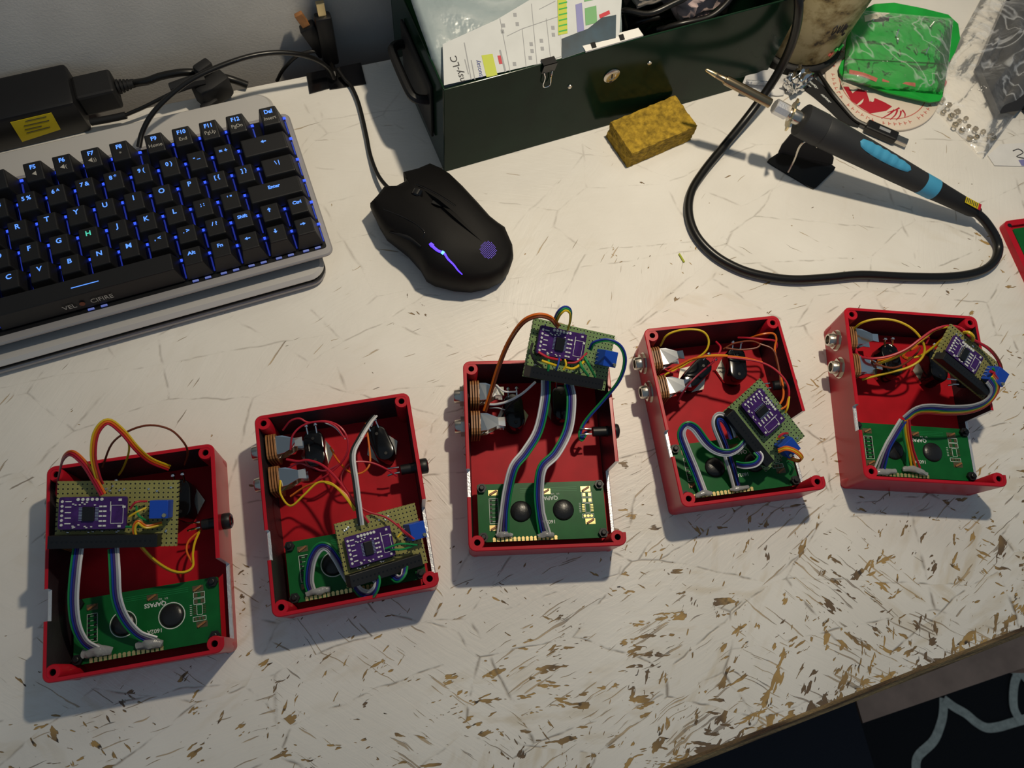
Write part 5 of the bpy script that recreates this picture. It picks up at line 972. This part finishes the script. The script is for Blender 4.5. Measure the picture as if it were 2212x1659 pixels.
def bl(u, v):
    x = 900 + (1680 - 900) * u - 60 * v; y = 70 + 560 * v + 70 * u; e = min(1, 6 * min(u, 1 - u, v, 1 - v)); return G5(x, y, zl(x, y) + .0032 + .008 * e ** .6 + (.003 * noise.noise(Vector((u * 7, v * 7, 1))) + .002 * abs(noise.noise(Vector((u * 16, v * 13, 4))))) * e)
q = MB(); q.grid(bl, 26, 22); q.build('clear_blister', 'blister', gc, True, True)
for pts, m in (([(890, 540), (1000, 565), (1100, 605)], 'pinkink'), ([(1140, 600), (1260, 620), (1390, 640)], 'pinkink'), ([(1370, 320), (1450, 350), (1550, 372)], 'pinkink')): q = MB(); q.tube([G5(x, y, zl(x, y) + .0006) for x, y in pts], .0022, 6, 3, squash=.12); q.build('red_print', m, gc, True, True)
q = MB()
for k in range(13): x = 1210 + k * 24; y = 528 + k * 6; q.tube([G5(x, y + 14, zl(x, y) + .0004), G5(x + 8, y - 12, zl(x, y) + .0004), G5(x + 14, y + 10, zl(x, y) + .0004)], .0005, 5, 2, squash=.3)
tag(q.build('white_print', 'silk', gc, True, True), kind='stuff')
rnd = random.Random(2)
for k in range(14): q = MB(); p0 = (1040 + rnd.random() * 480, 150 + rnd.random() * 320); p = G5(*p0, zl(*p0) + .0035); q.tube([p, p + Vector((rnd.uniform(-.006, .006), rnd.uniform(-.004, .004), .003))], .0007, 6, 0); q.build('metal_part', 'chrome', gc, True, True)

def pillow(name, corners, zt, mname, label, cat, seed, amp=.004, n=26):
    cs = [Vector(c) for c in corners]; m = MB()
    def f(s):
        def g_(u, v):
            a = cs[0].lerp(cs[1], u); b2 = cs[3].lerp(cs[2], u); p = a.lerp(b2, v); e = (16 * u * (1 - u) * v * (1 - v)) ** .55; nz = noise.noise(Vector((u * 6 + seed, v * 6, seed))) + .6 * abs(noise.noise(Vector((u * 11, v * 13 + seed, 2))))
            return Vector((p.x, p.y, .0008 + (zt * e * (.65 + .45 * nz) if s else 0))) + Vector((0, 0, amp * e * .4 if s else 0))
        return g_
    m.grid(f(1), n, n); m.grid(f(0), n, n); o = m.build(name, mname, None, True); return tag(o, label, cat)
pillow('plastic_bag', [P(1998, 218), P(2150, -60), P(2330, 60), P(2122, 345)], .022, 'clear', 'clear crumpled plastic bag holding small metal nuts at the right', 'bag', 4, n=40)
q = MB(); q.slab([P(x, y, .0035) for x, y in ((2105, 150), (2165, 10), (2290, 10), (2290, 120), (2190, 250), (2150, 255))], (0, 0, .006)); o = q.build('dark_packet', 'graphite'); tag(o, 'dark grey packet inside the crumpled clear bag', 'packet')
MB_ = lump('black_pouch', 'blackmat', P(2255, 250, 0), .03, .03, .008, .3, .002, 'black pouch at the right picture edge beside the clear bag', 'pouch', 2)
nutm = MB(); o6 = hexagon(.0028); nutm.add([(x * s, y * s, z) for s, z in ((1, 0), (1, .0022), (.55, .0022), (.55, 0)) for x, y in o6], [(k * 6 + i, k * 6 + (i + 1) % 6, ((k + 1) % 4) * 6 + (i + 1) % 6, ((k + 1) % 4) * 6 + i) for k in range(4) for i in range(6)]); NUT = nutm.mesh('hex_nut', 'nutmetal')
rnd = random.Random(11)
spots = [(1545, 720), (1590, 760), (1640, 800), (1600, 850), (1655, 880), (1700, 850), (1720, 920), (1770, 900), (1790, 960), (1740, 990), (1840, 980), (1850, 1040), (1800, 1050), (1900, 1000), (1690, 950), (1960, 1045)]
for k, (x, y) in enumerate(spots):
    big = k == len(spots) - 1; p = G5(x, y, .0018 + .0014 * (k % 3))
    o = obj('hex_nut', NUT, None, mtx=Matrix.Translation(p) @ Matrix.Rotation(rnd.uniform(0, 3), 4, 'Z') @ Matrix.Rotation(rnd.uniform(-.35, .35), 4, 'X') @ Matrix.Scale(1.25 if big else rnd.uniform(.7, 1), 4))
    ords = ['first', 'second', 'third', 'fourth', 'fifth', 'sixth', 'seventh', 'eighth', 'ninth', 'tenth', 'eleventh', 'twelfth', 'thirteenth', 'fourteenth', 'fifteenth']
    rank = sorted(spots[:-1]).index((x, y)) if not big else 0
    tag(o, 'larger bright brass nut at the tip of the clear bag, apart from the pile' if big else 'small brass nut in the clear bag pile, %s counting away from the coaster' % ords[rank], 'nut', 'nuts in the clear bag')
q = MB()
def pap(u, v):
    x = (1622 + 78 * u) * (1 - v) + (1597 + 96 * u) * v; y = (127 + 36 * u) * (1 - v) + (200 + 6 * u) * v
    n2 = (fn + Vector((0, 0, .8))).normalized(); p = onplane(x, y, F0 + fn * .010, n2); f_ = P(x, y, .0012); p = p if p.z > .0012 else f_
    return p + fn * .003 * abs(noise.noise(Vector((u * 3, v * 3, 5))))
q.grid(pap, 16, 12); o = q.build('paper_scrap', 'paper', None, True); tag(o, 'crumpled white paper scrap beside the soldering iron tip', 'paper'); md = o.modifiers.new('thickness', 'SOLIDIFY'); md.thickness = .0003
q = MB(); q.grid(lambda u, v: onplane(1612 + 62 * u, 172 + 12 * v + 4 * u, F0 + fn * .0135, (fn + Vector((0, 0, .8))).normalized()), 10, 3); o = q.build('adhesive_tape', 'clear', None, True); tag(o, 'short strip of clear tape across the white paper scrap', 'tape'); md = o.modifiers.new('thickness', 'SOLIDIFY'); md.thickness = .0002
lump('foil_scrap', 'chrome', G5(455, 680, 0), .016, .012, .012, .4, .004, 'crumpled foil scrap just behind the iron collar', 'foil', 6)
# black strap with white print, ending at a small plug
sp_ = [G5(395, 520), G5(520, 600), G5(640, 690), G5(760, 800), G5(860, 900), G5(960, 940)]
strap = thing('printed_strap', 'black strap with white print running behind the soldering iron handle', 'strap', G5(640, 690)); cpt = catmull([p + Vector((0, 0, .0008)) for p in sp_], 6); frp = frames(cpt); q = MB(); vs = []
for i, (p, (t, s, b2)) in enumerate(zip(cpt, frp)): wd = .0090 - .0050 * i / len(cpt); vs += [p + s * wd, p - s * wd, p - s * wd + Vector((0, 0, .0016)), p + s * wd + Vector((0, 0, .0016))]
q.add(vs, [(4 * i + k, 4 * i + (k + 1) % 4, 4 * i + 4 + (k + 1) % 4, 4 * i + 4 + k) for i in range(len(cpt) - 1) for k in range(4)] + [(3, 2, 1, 0), tuple(len(vs) - 4 + k for k in range(4))]); q.build('band', 'blackmat', strap, world=True)
q = MB()
for x, y in ((520, 570), (535, 582), (550, 590), (566, 600), (582, 612), (600, 622), (615, 636), (632, 648), (640, 662), (570, 640), (588, 650), (690, 720), (702, 732), (716, 742), (728, 756), (740, 768)):
    p = G5(x, y, .0026); q.tube([p + Vector((-.0012, .0012, 0)), p + Vector((.0012, -.0012, 0))], .0003, 5, 0); q.tube([p + Vector((-.0010, -.0004, 0)), p + Vector((.0006, .0008, 0))], .00025, 5, 0)
tag(q.build('white_print', 'silk', strap, world=True), kind='stuff')
up_ = thing('usb_plug', 'small black cable plug lying beside the round coaster', 'plug', G5(1160, 1010)); pa, pb = G5(1010, 945, .0045), G5(1330, 1085, .0045); fm = frame_mtx(pa, pb - pa, Vector((0, 0, 1)).cross(pb - pa)); L_ = (pb - pa).length
q = MB(); q.T = fm; q.box((L_ * .38, 0, 0), (L_ * .72, .0092, .0066), bev=.0012); q.build('plug_body', 'black', up_, world=True)
q = MB(); q.T = fm; q.box((L_ * .86, 0, 0), (L_ * .26, .0062, .0036), bev=.0004); q.build('connector', 'steel', up_, world=True)
q = MB(); q.T = fm; q.box((L_ * .42, .0004, .0034), (L_ * .25, .003, .0002)); q.build('emblem_print', 'greyink', up_, world=True)
MB().tube([pa + (pb - pa) * .05, G5(930, 900, .0035), G5(840, 800, .004), G5(760, 700, .005), G5(690, 600, .0045), G5(640, 530, .004)], .0017, 8).build('lead', 'cord', up_, True, True)
pt = thing('paper_tag', 'white paper tag with dark scribble at the right picture edge', 'tag', P(2185, 340)); MB().slab([P(x, y, .0004) for x, y in ((2133, 336), (2148, 358), (2290, 362), (2290, 305), (2160, 312))], (0, 0, .0004)).build('tag_paper', 'paper', pt, world=True)
q = MB(); q.tube([P(2188, 326, .001), P(2200, 322, .001), P(2210, 330, .001), P(2196, 338, .001), P(2212, 342, .001)], .0004, 5, 3); q.build('scribble', 'ink', pt, True, True); MB().slab([P(x, y, .0009) for x, y in ((2200, 346), (2240, 340), (2240, 360), (2207, 358))], (0, 0, .0001)).build('violet_mark', 'lilac', pt, world=True)

# ================================================================== POWER ADAPTER, TAPE AND LEADS AT THE BACK EDGE
ad = thing('power_adapter', 'black laptop power adapter with a yellow label behind the laptop', 'power adapter', (-.142, .4345, 0), math.radians(2.5))
MB().box((-.06, .019, .0155), (.12, .037, .031), bev=.003).build('case', 'black', ad, True)
lq = MB(); 
def onad(x, y, o=.0002):
    n_ = Vector((math.sin(math.radians(2.5)), -math.cos(math.radians(2.5)), 0)); p0 = Vector(ad.location) + Vector((-n_.y * 0, 0, 0)) + n_ * (-.0005 + o); return onplane(x, y, p0, n_), n_
c4 = [onad(x, y)[0] for x, y in ((48, 306), (131, 279), (111, 243), (22, 264))]; nn_ = onad(60, 280)[1]
for p in c4: p.z = max(.003, min(.0285, p.z))
lq.slab(c4, nn_ * .0003); lq.build('warning_label', 'yellow', ad, world=True)
q = MB()
for k, (x0, y0, x1, y1) in enumerate(((55, 262, 100, 252), (52, 272, 106, 260), (54, 280, 90, 272), (58, 287, 108, 274))): q.tube([onad(x0, y0, .0006)[0], onad(x1, y1, .0006)[0]], .0003, 5, 0)
q.build('label_print', 'ink', ad, world=True)
ic = MB(); ic.box((.013, .019, .016), (.027, .021, .019), bev=.002); ic.build('mains_plug', 'blackmat', ad)
ic = MB()
for k in range(5): ic.lathe([(.0052 - .0005 * k, 0), (.0052 - .0005 * k, .0014)], (.0275 + k * .0024, .0195, .0165), (1, 0, 0), 14)
ic.lathe([(.0034, 0), (.0030, .013)], (.0265, .0195, .0165), (1, 0, 0), 14); ic.build('strain_relief', 'blackmat', ad, True)
aw = ad.matrix_basis @ Vector((.039, .0195, .0165))
MB().tube([aw, P(318, 175, .021), P(350, 164, .023), P(400, 156, .023), P(450, 160, .017), P(495, 170, .009), P(535, 184, .0045)], .0028, 10).build('mains_lead', 'cord', ad, True, True)
MB().tube([P(196, 264, .010), P(240, 256, .011), P(272, 249, .012)], .0026, 10, 4).build('strain_relief', 'blackmat', ad, True, True)
MB().tube([P(268, 250, .012), P(310, 232, .014), P(350, 212, .017), P(400, 188, .020), P(450, 170, .018)], .0014, 8).build('low_voltage_lead', 'cord', ad, True, True)
fc = thing('cable_clip', 'black hook and loop wrap bundling leads behind the laptop', 'cable wrap', P(455, 200, 0)); cm_ = Matrix.Translation(P(458, 190, .014)) @ Matrix.Rotation(.5, 4, 'Z')
q = MB(); q.T = cm_; q.box((0, 0, -.001), (.026, .017, .020), bev=.004); q.box((.002, .006, .013), (.013, .008, .010), bev=.002); q.build('wrap', 'blackmat', fc, True, True); q = MB(); q.T = cm_; q.box((-.010, -.008, -.006), (.014, .006, .012), bev=.002); q.build('loose_end', 'blackmat', fc, True, True)
q = MB(); q.tube([P(370, 192, .024), P(410, 178, .026), P(440, 172, .024)], .0042, 8, 4); q.build('ribbed_sleeve', 'blackmat', fc, True, True)
for lab, qd in (('black tape strip on the back desk edge, nearer the keyboard', ((662, 160), (703, 148), (712, 191), (669, 203))), ('wider black tape strip on the back desk edge, nearer the toolbox', ((704, 150), (781, 141), (791, 182), (713, 194)))):
    pts = [P(x, y, .0004) for x, y in qd]; pts[0].y = pts[1].y = .4475; t_ = thing('tape_strip', lab, 'tape', pts[0].lerp(pts[2], .5)); q = MB(); q.slab([pts[3], pts[2], pts[1], pts[0]], (0, 0, .0007)); q.slab([pts[0] + Vector((0, 0, .0007)), pts[1] + Vector((0, 0, .0007)), pts[1] - Vector((0, 0, .02)), pts[0] - Vector((0, 0, .02))], (0, .0007, 0)); q.build('tape', 'blackgloss', t_, world=True)
for lab, a_, b2_, Y_, metal, mw in (('upright black USB plug with bright metal end behind the desk edge', (692, 12), (716, 140), .462, 'brass', .0060), ('tilted black USB plug with brownish end leaning beside the upright one', (652, 42), (706, 118), .466, 'brown', .0060)):
    a, b2 = PY(*a_, Y_), PY(*b2_, Y_ - .004); t_ = thing('usb_plug', lab, 'plug', (b2.x, b2.y, 0)); fm = frame_mtx(b2, a - b2, Vector((0, -1, 0)).cross(a - b2)); L_ = (a - b2).length
    q = MB(); q.T = fm; q.box((L_ * .45, 0, 0), (L_ * .80, .0125, .009), bev=.002); q.build('plug_body', 'black', t_, True, True); q = MB(); q.T = fm; q.box((L_ * .85 + .005, 0, 0), (.012, mw, .0040), bev=.0003); q.build('connector', metal, t_, world=True)
    MB().tube([b2 + (a - b2) * .08, b2 + Vector((.001, -.002, -.004)), P(724, 168, .004) + Vector((0, .003, 0)), Vector((b2.x, .460, -.02)), Vector((b2.x, .462, -.08))], .0017, 8).build('lead', 'cord', t_, True, True)
q = MB().tube([PY(690, 110, .460), PY(668, 112, .460), PY(640, 122, .460), PY(612, 150, .460), PY(598, 175, .460)], .0014, 8).build('loop_lead', 'cord', None, True); tag(q, 'thin black lead hanging down behind the desk beside the tape', 'cable')
